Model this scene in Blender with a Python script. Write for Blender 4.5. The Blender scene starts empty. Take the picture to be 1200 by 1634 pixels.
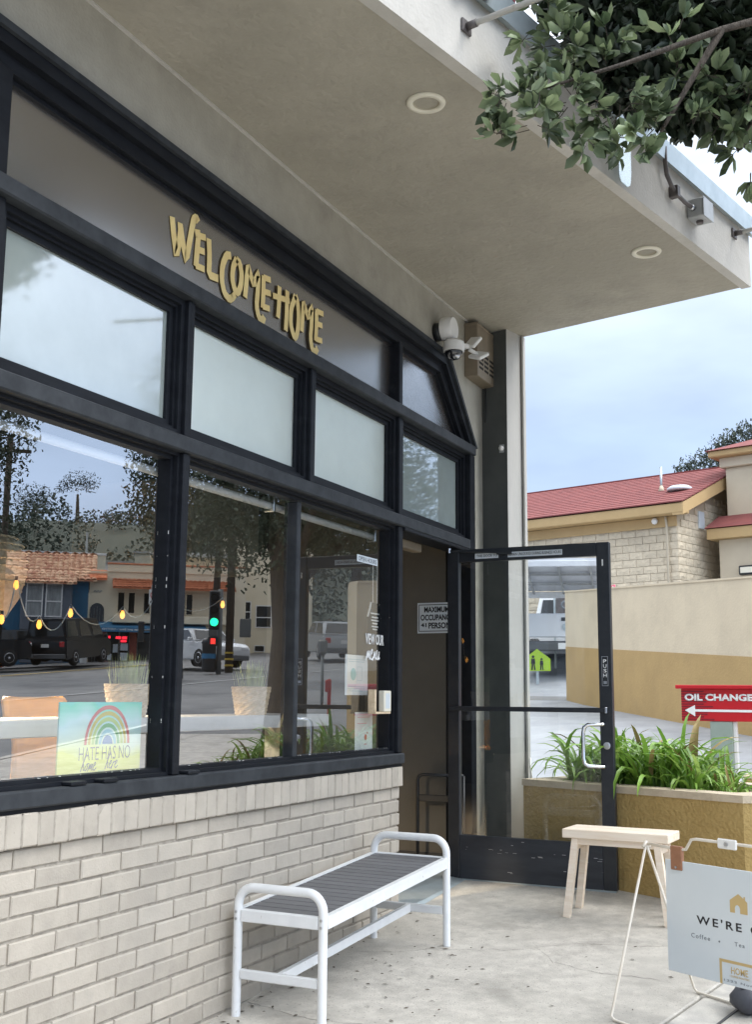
import bpy, bmesh, math, random
from mathutils import Vector, Matrix
R = math.radians
random.seed(7)
S = bpy.context.scene
COL = S.collection

# ------------------------------------------------------------------ camera
CAMR = [[0.905116, 0.061309, 0.420721], [0.425084, -0.149768, -0.892677], [0.008281, 0.986818, -0.161619]]
CAMC = [2.7418, -6.1667, 1.1569]
cam = bpy.data.cameras.new('camera'); camo = bpy.data.objects.new('camera', cam); COL.objects.link(camo)
S.camera = camo
cam.sensor_fit = 'VERTICAL'; cam.sensor_height = 24.0; cam.lens = 24.0 * 1806 / 1634
cam.clip_start = 0.05; cam.clip_end = 2000
m3 = Matrix((CAMR[0], CAMR[1], CAMR[2]))
camo.matrix_world = Matrix.Translation(CAMC) @ m3.to_4x4()

# ------------------------------------------------------------------ sky and sun
W = bpy.data.worlds.new('World'); S.world = W; W.use_nodes = True
nt = W.node_tree; nt.nodes.clear()
def N(t, **k):
    n = nt.nodes.new(t)
    for a, b in k.items(): setattr(n, a, b)
    return n
out = N('ShaderNodeOutputWorld'); bg = N('ShaderNodeBackground'); bg.inputs[1].default_value = 0.1
sky = N('ShaderNodeTexSky', sky_type='NISHITA', sun_disc=False)
sky.sun_elevation = R(48); sky.sun_rotation = R(78)
tc = N('ShaderNodeTexCoord'); sep = N('ShaderNodeSeparateXYZ')
nt.links.new(tc.outputs['Generated'], sep.inputs[0])
ramp = N('ShaderNodeValToRGB'); cr = ramp.color_ramp
cr.elements[0].position = 0.0; cr.elements[0].color = (.036, .045, .060, 1)
cr.elements[1].position = 1.0; cr.elements[1].color = (.190, .192, .196, 1)
e = cr.elements.new(.22); e.color = (.040, .051, .070, 1)
e = cr.elements.new(.45); e.color = (.080, .089, .102, 1)
nt.links.new(sep.outputs[2], ramp.inputs[0])
mp = N('ShaderNodeMapping'); mp.inputs['Scale'].default_value = (1.6, 1.6, 4.5)
nt.links.new(tc.outputs['Generated'], mp.inputs[0])
nz = N('ShaderNodeTexNoise'); nz.inputs['Scale'].default_value = 1.7; nz.inputs['Detail'].default_value = 5; nz.inputs['Roughness'].default_value = .5
nt.links.new(mp.outputs[0], nz.inputs['Vector'])
cl = N('ShaderNodeMapRange'); cl.inputs[1].default_value = .3; cl.inputs[2].default_value = .72; cl.inputs[3].default_value = 8.4; cl.inputs[4].default_value = 14.6
nt.links.new(nz.outputs[0], cl.inputs[0])
mul = N('ShaderNodeVectorMath', operation='SCALE')
nt.links.new(ramp.outputs[0], mul.inputs[0]); nt.links.new(cl.outputs[0], mul.inputs['Scale'])
scl = N('ShaderNodeVectorMath', operation='SCALE'); scl.inputs['Scale'].default_value = 10.0
# the overcast is broadly brighter towards the veiled sun
dt = N('ShaderNodeVectorMath', operation='DOT_PRODUCT'); dt.inputs[1].default_value = (math.sin(R(78))*math.cos(R(25)), math.cos(R(78))*math.cos(R(25)), math.sin(R(25)))
nt.links.new(tc.outputs['Generated'], dt.inputs[0])
gl = N('ShaderNodeMapRange', interpolation_type='SMOOTHSTEP'); gl.inputs[1].default_value = .05; gl.inputs[2].default_value = 1.0; gl.inputs[3].default_value = 1.0; gl.inputs[4].default_value = 2.5
nt.links.new(dt.outputs['Value'], gl.inputs[0])
mg = N('ShaderNodeVectorMath', operation='SCALE'); nt.links.new(mul.outputs[0], mg.inputs[0]); nt.links.new(gl.outputs[0], mg.inputs['Scale'])
nt.links.new(mg.outputs[0], scl.inputs[0])
mx = N('ShaderNodeMix', data_type='RGBA'); mx.inputs[0].default_value = .88
nt.links.new(sky.outputs[0], mx.inputs[6]); nt.links.new(scl.outputs[0], mx.inputs[7])
nt.links.new(mx.outputs[2], bg.inputs[0]); nt.links.new(bg.outputs[0], out.inputs[0])
sun = bpy.data.lights.new('sun', 'SUN'); sun.energy = 1.2; sun.angle = R(22); sun.color = (1, .97, .92)
suno = bpy.data.objects.new('sun', sun); COL.objects.link(suno)
suno.location = (30, -10, 40)
_el, _az = R(48), R(78)                      # azimuth from +y towards +x
suno.rotation_euler = Vector((math.sin(_az)*math.cos(_el), math.cos(_az)*math.cos(_el), math.sin(_el))).to_track_quat('Z', 'Y').to_euler()
S.view_settings.view_transform = 'Standard'; S.view_settings.look = 'None'
S.view_settings.gamma = 1.0; S.view_settings.use_curve_mapping = False; S.view_settings.exposure = 0.42
S.render.engine = 'CYCLES'
S.cycles.use_denoising = True; S.cycles.max_bounces = 10; S.cycles.transparent_max_bounces = 24
S.cycles.glossy_bounces = 5; S.cycles.sample_clamp_indirect = 6; S.cycles.caustics_reflective = False; S.cycles.caustics_refractive = False

# ------------------------------------------------------------------ materials
def lin(r, g, b):
    f = lambda c: (c/255/12.92) if c/255 <= .04045 else ((c/255+.055)/1.055)**2.4
    return (f(r), f(g), f(b))
MATS = {}
def mat(name, col, rough=.7, metal=0, col2=None, nscale=6, detail=5, lo=.35, hi=.65, bump=0, bscale=80, bdist=.004, spec=.5,
        rnd=0, coat=0, sss=0, emit=0, stretch=None, stain=None, sscale=1.3, slo=.5, shi=.7, world=False, speck=None, pscale=160, plo=.6, phi=.72, grime=None, gscale=.9, glo=.5, ghi=.75):
    """principled material; col/col2 mixed by noise, optional fine bump, per-object value variation and large stains"""
    m = bpy.data.materials.new(name); m.use_nodes = True; t = m.node_tree; p = t.nodes['Principled BSDF']
    def n(ty, **k):
        x = t.nodes.new(ty)
        for a, b in k.items(): setattr(x, a, b)
        return x
    L = t.links.new
    p.inputs['Roughness'].default_value = rough; p.inputs['Metallic'].default_value = metal
    p.inputs['Specular IOR Level'].default_value = spec; p.inputs['Coat Weight'].default_value = coat
    co = n('ShaderNodeNewGeometry').outputs['Position'] if world else n('ShaderNodeTexCoord').outputs['Object']
    if stretch:
        mp = n('ShaderNodeMapping'); mp.inputs['Scale'].default_value = stretch; L(co, mp.inputs[0]); co = mp.outputs[0]
    c = None
    if col2 is not None:
        nz = n('ShaderNodeTexNoise'); nz.inputs['Scale'].default_value = nscale; nz.inputs['Detail'].default_value = detail; nz.inputs['Roughness'].default_value = .62
        L(co, nz.inputs['Vector'])
        mr = n('ShaderNodeMapRange'); mr.inputs[1].default_value = lo; mr.inputs[2].default_value = hi; L(nz.outputs[0], mr.inputs[0])
        mi = n('ShaderNodeMix', data_type='RGBA'); mi.inputs[6].default_value = (*col, 1); mi.inputs[7].default_value = (*col2, 1)
        L(mr.outputs[0], mi.inputs[0]); c = mi.outputs[2]
    for (stc, ssc, s0, s1, sd) in ((stain, sscale, slo, shi, 7), (speck, pscale, plo, phi, 2), (grime, gscale, glo, ghi, 8)):
      if stc is not None:
        stain, sscale, slo, shi = stc, ssc, s0, s1
        nz = n('ShaderNodeTexNoise'); nz.inputs['Scale'].default_value = sscale; nz.inputs['Detail'].default_value = sd; nz.inputs['Roughness'].default_value = .66
        L(co, nz.inputs['Vector'])
        mr = n('ShaderNodeMapRange'); mr.inputs[1].default_value = slo; mr.inputs[2].default_value = shi; L(nz.outputs[0], mr.inputs[0])
        mi = n('ShaderNodeMix', data_type='RGBA'); mi.inputs[7].default_value = (*stain, 1)
        if c is None: mi.inputs[6].default_value = (*col, 1)
        else: L(c, mi.inputs[6])
        L(mr.outputs[0], mi.inputs[0]); c = mi.outputs[2]
    if rnd:
        oi = n('ShaderNodeObjectInfo'); mr = n('ShaderNodeMapRange'); mr.inputs[3].default_value = 1-rnd; mr.inputs[4].default_value = 1+rnd
        L(oi.outputs['Random'], mr.inputs[0]); hs = n('ShaderNodeHueSaturation'); L(mr.outputs[0], hs.inputs['Value'])
        if c is None: hs.inputs['Color'].default_value = (*col, 1)
        else: L(c, hs.inputs['Color'])
        c = hs.outputs[0]
    if c is None: p.inputs['Base Color'].default_value = (*col, 1)
    else: L(c, p.inputs['Base Color'])
    if bump:
        nb = n('ShaderNodeTexNoise'); nb.inputs['Scale'].default_value = bscale; nb.inputs['Detail'].default_value = 4; L(co, nb.inputs['Vector'])
        b = n('ShaderNodeBump'); b.inputs['Strength'].default_value = bump; b.inputs['Distance'].default_value = bdist
        L(nb.outputs[0], b.inputs['Height']); L(b.outputs[0], p.inputs['Normal'])
    if emit:
        p.inputs['Emission Color'].default_value = (*col, 1); p.inputs['Emission Strength'].default_value = emit
    if sss:                                     # thin leaves let some light through
        o_ = [x for x in t.nodes if x.type == 'OUTPUT_MATERIAL'][0]; tl = n('ShaderNodeBsdfTranslucent')
        if c is None: tl.inputs[0].default_value = (*col, 1)
        else: L(c, tl.inputs[0])
        ms = n('ShaderNodeMixShader'); ms.inputs[0].default_value = sss; L(p.outputs[0], ms.inputs[1]); L(tl.outputs[0], ms.inputs[2]); L(ms.outputs[0], o_.inputs[0])
    MATS[name] = m
    return m
def glass(name, refl, tint=(1, 1, 1), rough=0.0, diffuse=None, dfac=0, wav=0, gcol=(1, 1, 1)):
    """window glass: a mirror-like share over a clear (or frosted) share"""
    m = bpy.data.materials.new(name); m.use_nodes = True; t = m.node_tree; t.nodes.clear(); L = t.links.new
    o = t.nodes.new('ShaderNodeOutputMaterial'); tr = t.nodes.new('ShaderNodeBsdfTransparent'); tr.inputs[0].default_value = (*tint, 1)
    g = t.nodes.new('ShaderNodeBsdfGlossy'); g.inputs['Roughness'].default_value = rough; g.inputs[0].default_value = (*gcol, 1)
    base = tr
    if diffuse:
        d = t.nodes.new('ShaderNodeBsdfDiffuse'); d.inputs[0].default_value = (*diffuse, 1)
        tl = t.nodes.new('ShaderNodeBsdfTranslucent'); tl.inputs[0].default_value = (*diffuse, 1)
        nz = t.nodes.new('ShaderNodeTexNoise'); nz.inputs['Scale'].default_value = 9; nz.inputs['Detail'].default_value = 6
        tcn = t.nodes.new('ShaderNodeTexCoord'); L(tcn.outputs['Object'], nz.inputs['Vector'])
        mr = t.nodes.new('ShaderNodeMapRange'); mr.inputs[3].default_value = dfac*.85; mr.inputs[4].default_value = min(1, dfac*1.15); L(nz.outputs[0], mr.inputs[0])
        m0 = t.nodes.new('ShaderNodeMixShader'); m0.inputs[0].default_value = .35; L(d.outputs[0], m0.inputs[1]); L(tl.outputs[0], m0.inputs[2])
        m1 = t.nodes.new('ShaderNodeMixShader'); L(mr.outputs[0], m1.inputs[0]); L(tr.outputs[0], m1.inputs[1]); L(m0.outputs[0], m1.inputs[2]); base = m1
    if wav:
        nb = t.nodes.new('ShaderNodeTexNoise'); nb.inputs['Scale'].default_value = 1.6; nb.inputs['Detail'].default_value = 1
        tcn = t.nodes.new('ShaderNodeTexCoord'); L(tcn.outputs['Object'], nb.inputs['Vector'])
        b = t.nodes.new('ShaderNodeBump'); b.inputs['Strength'].default_value = wav; b.inputs['Distance'].default_value = .002; L(nb.outputs[0], b.inputs['Height']); L(b.outputs[0], g.inputs['Normal'])
    mxs = t.nodes.new('ShaderNodeMixShader'); mxs.inputs[0].default_value = refl
    L(base.outputs[0], mxs.inputs[1]); L(g.outputs[0], mxs.inputs[2]); L(mxs.outputs[0], o.inputs[0])
    MATS[name] = m
    return m

# ------------------------------------------------------------------ mesh builder
class MB:
    def __init__(s): s.v = []; s.f = []
    def add(s, vs, fs):
        k = len(s.v); s.v += [tuple(map(float, v)) for v in vs]; s.f += [tuple(i+k for i in f) for f in fs]; return s
    def box(s, x0, x1, y0, y1, z0, z1):
        return s.add([(x0,y0,z0),(x1,y0,z0),(x1,y1,z0),(x0,y1,z0),(x0,y0,z1),(x1,y0,z1),(x1,y1,z1),(x0,y1,z1)],
                     [(0,3,2,1),(4,5,6,7),(0,1,5,4),(1,2,6,5),(2,3,7,6),(3,0,4,7)])
    def cbox(s, x0, x1, y0, y1, z0, z1, c=.004):
        """box with chamfered edges"""
        b = bmesh.new(); bmesh.ops.create_cube(b, size=1)
        for v in b.verts: v.co = Vector(((x0+x1)/2+v.co.x*(x1-x0), (y0+y1)/2+v.co.y*(y1-y0), (z0+z1)/2+v.co.z*(z1-z0)))
        c = min(c, .45*min(abs(x1-x0), abs(y1-y0), abs(z1-z0)))
        bmesh.ops.bevel(b, geom=b.edges[:], offset=c, segments=1, affect='EDGES')
        b.verts.index_update(); s.add([v.co for v in b.verts], [tuple(v.index for v in f.verts) for f in b.faces]); b.free(); return s
    def bar(s, a, b, w, h, up=(0,0,1)):
        a, b = Vector(a), Vector(b); d = (b-a).normalized(); u = Vector(up)
        if abs(d.dot(u)) > .98: u = Vector((1,0,0))
        r = d.cross(u).normalized(); u = r.cross(d).normalized()
        vs = [p + r*sx*w/2 + u*sz*h/2 for p in (a, b) for sx, sz in ((-1,-1),(1,-1),(1,1),(-1,1))]
        return s.add(vs, [(0,1,2,3),(7,6,5,4),(0,4,5,1),(1,5,6,2),(2,6,7,3),(3,7,4,0)])
    def tube(s, pts, r, n=10, cap=True):
        pts = [Vector(p) for p in pts]; rs = r if isinstance(r, (list, tuple)) else [r]*len(pts)
        rings = []; prev = None
        for i, p in enumerate(pts):
            d = (pts[min(i+1, len(pts)-1)] - pts[max(i-1, 0)]).normalized()
            if prev is None:
                q = Vector((0,0,1)) if abs(d.z) < .9 else Vector((1,0,0)); u = d.cross(q).normalized()
            else:
                u = (prev - d*prev.dot(d)).normalized()
            prev = u; w = d.cross(u)
            rings.append([p + (u*math.cos(2*math.pi*k/n) + w*math.sin(2*math.pi*k/n))*rs[i] for k in range(n)])
        vs = [v for ring in rings for v in ring]; fs = []
        for i in range(len(pts)-1):
            for k in range(n): fs.append((i*n+k, i*n+(k+1)%n, (i+1)*n+(k+1)%n, (i+1)*n+k))
        if cap: fs.append(tuple(range(n-1,-1,-1))); fs.append(tuple((len(pts)-1)*n+k for k in range(n)))
        return s.add(vs, fs)
    def prism(s, poly, vec):
        """planar polygon (3d points) swept by vec"""
        n = len(poly); P = [Vector(p) for p in poly]; Q = [p+Vector(vec) for p in P]
        nrm = sum(((P[i]).cross(P[(i+1)%n]) for i in range(n)), Vector())
        fs = [tuple(range(n-1,-1,-1)), tuple(range(n,2*n))] + [(i,(i+1)%n,n+(i+1)%n,n+i) for i in range(n)]
        if nrm.dot(Vector(vec)) < 0: fs = [tuple(reversed(f)) for f in fs]
        return s.add(P+Q, fs)
    def poly(s, pts): return s.add(pts, [tuple(range(len(pts)))])
    def lathe(s, prof, n=24, c=(0,0,0), ax='z', cap=True):
        vs = []; 
        for r, h in prof:
            for k in range(n):
                a = 2*math.pi*k/n; x, y = r*math.cos(a), r*math.sin(a)
                vs.append({'z':(c[0]+x,c[1]+y,c[2]+h),'x':(c[0]+h,c[1]+x,c[2]+y),'y':(c[0]+y,c[1]+h,c[2]+x)}[ax])
        fs = [(i*n+k,i*n+(k+1)%n,(i+1)*n+(k+1)%n,(i+1)*n+k) for i in range(len(prof)-1) for k in range(n)]
        if cap: fs += [tuple(range(n-1,-1,-1)), tuple((len(prof)-1)*n+k for k in range(n))]
        return s.add(vs, fs)
    def mesh(s, name, m, smooth=False):
        me = bpy.data.meshes.new(name); me.from_pydata(s.v, [], s.f)
        if m: me.materials.append(m)
        if smooth: me.shade_smooth()
        return me
    def build(s, name, m, parent=None, smooth=False, **props):
        return link(name, s.mesh(name, m, smooth), parent, **props)
def link(name, me, parent=None, loc=None, rot=None, **props):
    o = bpy.data.objects.new(name, me); COL.objects.link(o)
    if parent: o.parent = parent
    if loc: o.location = loc
    if rot: o.rotation_euler = rot
    for k, v in props.items(): o[k] = v
    return o
def smooth_auto(o, a=35):
    me = o.data; me.shade_smooth()
    b = bmesh.new(); b.from_mesh(me)
    for e in b.edges:
        if len(e.link_faces) == 2 and e.calc_face_angle(0) > R(a): e.smooth = False
    b.to_mesh(me); b.free(); return o
def thing(name, label, cat, loc=(0,0,0), rz=0, group=None):
    o = bpy.data.objects.new(name, None); COL.objects.link(o); o.location = loc; o.rotation_euler = (0,0,rz); o.empty_display_size = .1
    o['label'] = label; o['category'] = cat
    if group: o['group'] = group
    return o
def tag(o, label, cat, group=None):
    o['label'] = label; o['category'] = cat
    if group: o['group'] = group
    return o
def text(name, body, m, parent, org, right, up, w, h, depth=.0012, bold=0, spacing=1.0, keep=False):
    """lettering as a thin solid fitted to a w x h box; org is its lower left corner"""
    c = bpy.data.curves.new(name, 'FONT'); c.body = body; c.extrude = .0; c.offset = bold; c.space_character = spacing; c.resolution_u = 3
    o = bpy.data.objects.new(name, c); COL.objects.link(o)
    dg = bpy.context.evaluated_depsgraph_get(); me = bpy.data.meshes.new_from_object(o.evaluated_get(dg)); bpy.data.objects.remove(o)
    xs = [v.co.x for v in me.vertices]; ys = [v.co.y for v in me.vertices]
    x0, x1, y0, y1 = min(xs), max(xs), min(ys), max(ys)
    r, u = Vector(right).normalized(), Vector(up).normalized(); nn = r.cross(u); org = Vector(org)
    sx = w/(x1-x0); sy = h/(y1-y0) if h else sx
    for v in me.vertices: v.co = org + r*(v.co.x-x0)*sx + u*(v.co.y-y0)*sy
    b = bmesh.new(); b.from_mesh(me); bmesh.ops.remove_doubles(b, verts=b.verts, dist=1e-6)
    ret = bmesh.ops.extrude_face_region(b, geom=b.faces[:])
    for v in [g for g in ret['geom'] if isinstance(g, bmesh.types.BMVert)]: v.co += nn*depth
    b.to_mesh(me); b.free()
    me.materials.clear(); me.materials.append(m)
    return link(name, me, parent)
def stroke(mb, pts, w, org=(0,0,0), right=(1,0,0), up=(0,0,1), depth=.002, lift=0, taper=False):
    """brush stroke: a mitred ribbon with rounded ends in the plane org/right/up"""
    P = [Vector((a, b)) for a, b in pts]
    Q = []                                      # smooth the line once (Chaikin)
    for i in range(len(P)-1):
        if i == 0: Q.append(P[0])
        if len(P) > 2:
            if i > 0: Q.append(P[i]*.8+P[i+1]*.2)
            if i < len(P)-2: Q.append(P[i]*.2+P[i+1]*.8)
    Q.append(P[-1])
    ext = w*.25
    Q[0] = Q[0] + (Q[0]-Q[1]).normalized()*ext*.4; Q[-1] = Q[-1] + (Q[-1]-Q[-2]).normalized()*ext*.4
    Lf, Rt = [], []
    for i, p in enumerate(Q):
        d0 = (p-Q[i-1]).normalized() if i > 0 else (Q[1]-p).normalized()
        d1 = (Q[i+1]-p).normalized() if i < len(Q)-1 else d0
        t = (d0+d1); t = t.normalized() if t.length > .25 else d0
        nrm = Vector((-t.y, t.x)); k = min(1.5, 1/max(.5, nrm.dot(Vector((-d0.y, d0.x)))))
        ww = w/2*(k)
        Lf.append(p+nrm*ww); Rt.append(p-nrm*ww)
    org, r, u = Vector(org), Vector(right), Vector(up); nn = r.cross(u)
    n = len(Q); f = lambda q, z: org + r*q.x + u*q.y + nn*(lift+z)
    vs = [f(q, depth) for q in Lf] + [f(q, depth) for q in Rt] + [f(q, 0) for q in Lf] + [f(q, 0) for q in Rt]
    fs = []
    for i in range(n-1):
        fs.append((i, n+i, n+i+1, i+1)); fs.append((i, i+1, 2*n+i+1, 2*n+i)); fs.append((n+i+1, n+i, 3*n+i, 3*n+i+1))
    fs += [(0, 2*n, 3*n, n), (n-1, 2*n-1, 4*n-1, 3*n-1)]
    mb.add(vs, fs)
def G(x, y):
    """height of the sloping ground"""
    yy = min(y, 60)
    z = -.05 + .07*yy + .00019*max(yy, 0)**2
    if x < 3: z += .11*max(0, min(y, 60)-17)
    elif x < 8: z += .11*max(0, min(y, 60)-17)*(8-x)/5
    return z
# ------------------------------------------------------------------ palette
M = MATS
mat('concrete', (.575,.54,.475), .9, col2=(.44,.412,.362), nscale=11, detail=9, bump=.6, bscale=170, bdist=.004, speck=(.27,.25,.22), pscale=95, plo=.62, phi=.70, grime=(.40,.375,.33), gscale=.8, glo=.5, ghi=.7, stain=(.30,.28,.245), sscale=2.3, slo=.52, shi=.74)
mat('concrete_light', (.59,.56,.50), .9, col2=(.43,.41,.375), nscale=9, bump=.5, bscale=150, bdist=.004, stain=(.31,.29,.26), sscale=2.2, slo=.53, shi=.75, rnd=.06)
mat('asphalt', (.21,.21,.21), .85, col2=(.165,.165,.167), nscale=1.2, bump=.4, bscale=60, bdist=.01, stain=(.09,.092,.095), sscale=.5, slo=.5, shi=.7)
mat('lot_asphalt', (.34,.355,.375), .8, col2=(.28,.29,.31), nscale=1.5, bump=.3, bscale=50, bdist=.01, stain=(.22,.23,.245), sscale=.45, slo=.5, shi=.75)
mat('brick_paint', (.45,.402,.335), .72, col2=(.40,.355,.295), nscale=11, bump=.45, bscale=110, bdist=.003, rnd=.09, stain=(.36,.325,.275), sscale=7, slo=.55, shi=.78, world=True, speck=(.30,.27,.23), pscale=70, plo=.70, phi=.76, grime=(.37,.335,.285), gscale=1.4, glo=.52, ghi=.8)
mat('mortar_paint', (.41,.37,.31), .9, col2=(.27,.24,.20), nscale=22, bump=.6, bscale=90, bdist=.004)
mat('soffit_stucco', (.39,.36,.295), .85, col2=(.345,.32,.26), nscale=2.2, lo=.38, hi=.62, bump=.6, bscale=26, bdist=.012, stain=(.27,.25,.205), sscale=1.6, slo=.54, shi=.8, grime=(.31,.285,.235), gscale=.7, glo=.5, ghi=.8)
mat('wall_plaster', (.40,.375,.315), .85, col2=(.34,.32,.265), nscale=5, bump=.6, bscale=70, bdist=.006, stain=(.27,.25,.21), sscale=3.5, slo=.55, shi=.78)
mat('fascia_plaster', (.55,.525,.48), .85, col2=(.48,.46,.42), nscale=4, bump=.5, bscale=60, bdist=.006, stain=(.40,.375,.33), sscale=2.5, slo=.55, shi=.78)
mat('pier_dark', (.085,.09,.085), .7, col2=(.065,.07,.068), nscale=5, bump=.4, bscale=60)
mat('pier_light', (.47,.455,.42), .8, col2=(.42,.405,.375), nscale=5, bump=.4, bscale=60, stretch=(1,1,.3))
mat('frame_paint', (.009,.010,.013), .5, col2=(.014,.016,.020), nscale=18, bump=.25, bscale=160, bdist=.001, stretch=(1,.3,1), spec=.16, stain=(.030,.033,.036), sscale=6, slo=.6, shi=.75)
mat('frame_worn_lit', (.023,.026,.030), .6, spec=.25, col2=(.040,.044,.049), nscale=11, bump=.3, bscale=120, bdist=.001)  # lighter paint: wear, plus light on the rail fronts put into the colour
mat('door_black', (.014,.017,.022), .35, col2=(.022,.025,.03), nscale=20, bump=.15, bscale=160, bdist=.0006, spec=.5)
mat('kick_black', (.014,.018,.026), .38, col2=(.03,.035,.045), nscale=9, stain=(.22,.23,.24), sscale=16, slo=.70, shi=.76, stretch=(.35,1,1.8))
mat('chip_white', (.7,.7,.68), .7)
mat('metal', (.62,.63,.65), .28, metal=1, col2=(.5,.51,.53), nscale=30)
mat('chrome', (.82,.83,.85), .09, metal=1)
mat('galv', (.50,.56,.58), .45, metal=.6, col2=(.40,.46,.48), nscale=6)
mat('gold', (.86,.67,.30), .42, col2=(.76,.57,.24), nscale=10, spec=.4)
mat('gold_edge', (.10,.07,.03), .6)
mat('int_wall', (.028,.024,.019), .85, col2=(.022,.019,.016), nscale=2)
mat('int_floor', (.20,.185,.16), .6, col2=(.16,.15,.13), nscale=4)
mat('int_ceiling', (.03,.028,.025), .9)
mat('white_paint', (.78,.785,.78), .42, col2=(.72,.725,.72), nscale=12, rnd=.02, speck=(.55,.53,.49), pscale=26, plo=.70, phi=.76)
mat('white_plastic', (.80,.79,.76), .4)
mat('white_board', (.62,.67,.70), .5, col2=(.58,.63,.66), nscale=2)
mat('black_text', (.012,.012,.014), .6)
mat('grey_text', (.16,.18,.2), .6)
mat('white_text', (.82,.82,.80), .6)
mat('gold_print', (.52,.38,.17), .6)
mat('slat_grey', (.155,.155,.16), .6, col2=(.125,.125,.13), nscale=20, stretch=(1,8,1), rnd=.07, bump=.2, bscale=100, bdist=.001)
mat('pine', (.86,.75,.62), .6, col2=(.79,.65,.50), nscale=5, stretch=(1.2,14,14), bump=.1, bscale=60, bdist=.001, rnd=.04)
mat('leather', (.32,.15,.08), .6, col2=(.25,.115,.06), nscale=20)
mat('cream_metal', (.74,.70,.62), .45, col2=(.66,.58,.47), nscale=6)
mat('bag_grey', (.085,.087,.10), .7, col2=(.06,.062,.075), nscale=14, bump=.3, bscale=40, bdist=.004)
mat('planter_ochre', (.46,.32,.12), .85, col2=(.41,.28,.10), nscale=9, bump=.9, bscale=48, bdist=.014, stain=(.34,.23,.08), sscale=3, slo=.55, shi=.82)
mat('planter_cap', (.62,.52,.38), .85, col2=(.52,.43,.31), nscale=9, bump=.6, bscale=60, bdist=.006)
mat('soil', (.05,.038,.026), .95, col2=(.035,.027,.02), nscale=30, bump=.8, bscale=30, bdist=.02)
mat('leaf_strap', (.29,.47,.075), .38, col2=(.17,.34,.05), nscale=3, rnd=.34, spec=.5, sss=.30)
mat('leaf_tree', (.225,.29,.155), .42, col2=(.15,.205,.11), nscale=5, rnd=.5, spec=.5, sss=.32)
mat('leaf_tree_pale', (.30,.37,.20), .45, col2=(.22,.29,.15), nscale=5, rnd=.3, spec=.5, sss=.35)
mat('leaf_tree_dark', (.085,.125,.062), .4, col2=(.06,.09,.045), nscale=5, rnd=.4, spec=.5, sss=.25)
mat('leaf_strap_pale', (.42,.55,.16), .42, col2=(.30,.45,.10), nscale=3, rnd=.25, sss=.3)
mat('leaf_strap_dead', (.36,.27,.11), .7, col2=(.25,.18,.07), nscale=4, rnd=.3, sss=.2)
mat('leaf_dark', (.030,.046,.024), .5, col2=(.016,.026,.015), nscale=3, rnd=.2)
mat('leaf_street', (.066,.088,.052), .7, col2=(.042,.058,.036), nscale=1.3, rnd=.2)
mat('leaf_hazed', (.085,.105,.082), .8, col2=(.055,.072,.056), nscale=.25, rnd=.25)  # pale grey-green: distance haze is put into the leaf colour
mat('bark', (.085,.068,.052), .9, col2=(.05,.04,.032), nscale=9, bump=.9, bscale=20, bdist=.03, stretch=(3,3,.6))
mat('ret_cream', (.70,.585,.41), .85, col2=(.65,.54,.38), nscale=2, bump=.5, bscale=25, bdist=.01, stain=(.57,.475,.335), sscale=1.1, slo=.52, shi=.8, grime=(.52,.43,.30), gscale=.45, glo=.55, ghi=.8)
mat('ret_tan', (.50,.335,.14), .85, col2=(.45,.30,.125), nscale=2, stain=(.40,.27,.12), sscale=.9, slo=.53, shi=.8, bump=.5, bscale=25, bdist=.01)
mat('block', (.66,.57,.43), .9, col2=(.60,.515,.385), nscale=7, bump=1.0, bscale=11, bdist=.035, rnd=.05, world=True, grime=(.47,.40,.30), gscale=.7, glo=.5, ghi=.75)
mat('block_joint', (.54,.46,.34), .95)
mat('fascia_gold', (.48,.335,.165), .75, col2=(.44,.305,.145), nscale=2)
mat('stucco_pale', (.56,.49,.37), .85, col2=(.52,.45,.34), nscale=2, bump=.4, bscale=20)
mat('red_roof', (.235,.068,.062), .9, col2=(.18,.052,.05), nscale=3, bump=.4, bscale=20, bdist=.01, stretch=(1,1,1))
mat('sign_red', (.50,.008,.016), .4)
mat('sign_red_dark', (.20,.006,.016), .5)
mat('post_green', (.30,.36,.31), .5, col2=(.27,.33,.28), nscale=6)
mat('maroon', (.14,.025,.03), .8)
mat('pink', (.75,.16,.25), .6)
mat('vent_tan', (.235,.19,.135), .6, col2=(.19,.155,.11), nscale=9)
mat('vent_hole', (.012,.010,.008), .9)
mat('dark_plastic', (.02,.022,.025), .4)
mat('lens', (.01,.011,.014), .08, coat=1)
mat('conduit', (.12,.105,.10), .55, col2=(.07,.06,.06), nscale=15)
mat('box_grey', (.42,.43,.43), .5, metal=.3, col2=(.35,.36,.36), nscale=10)
mat('lamp_cream', (.74,.70,.58), .5)
mat('lamp_inside', (.40,.36,.27), .6)
mat('carport_paint', (.60,.62,.66), .6, col2=(.52,.54,.58), nscale=2)
mat('pole_grey', (.50,.49,.46), .5, col2=(.34,.27,.20), nscale=14, lo=.55, hi=.75)
glass('glass_window', .34, (.97,.98,.97))
glass('glass_side', .30, (.95,.97,.96))
glass('glass_door', .07, (.93,.95,.94))
glass('glass_frost', .44, rough=.38, diffuse=(.80,.88,.81), dfac=.97, gcol=(.92,.97,.91))
glass('glass_frost_sky', .22, rough=.05, diffuse=(.50,.57,.54), dfac=.95)
glass('glass_frost_clear', .34, rough=.03, diffuse=(.50,.58,.56), dfac=.85)
glass('glass_dark', .46, rough=.24, diffuse=(.075,.060,.052), dfac=1.0)
glass('glass_plain', .35, (.55,.6,.6))
glass('plastic_sheet', .18, (.80,.88,.87))

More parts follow.
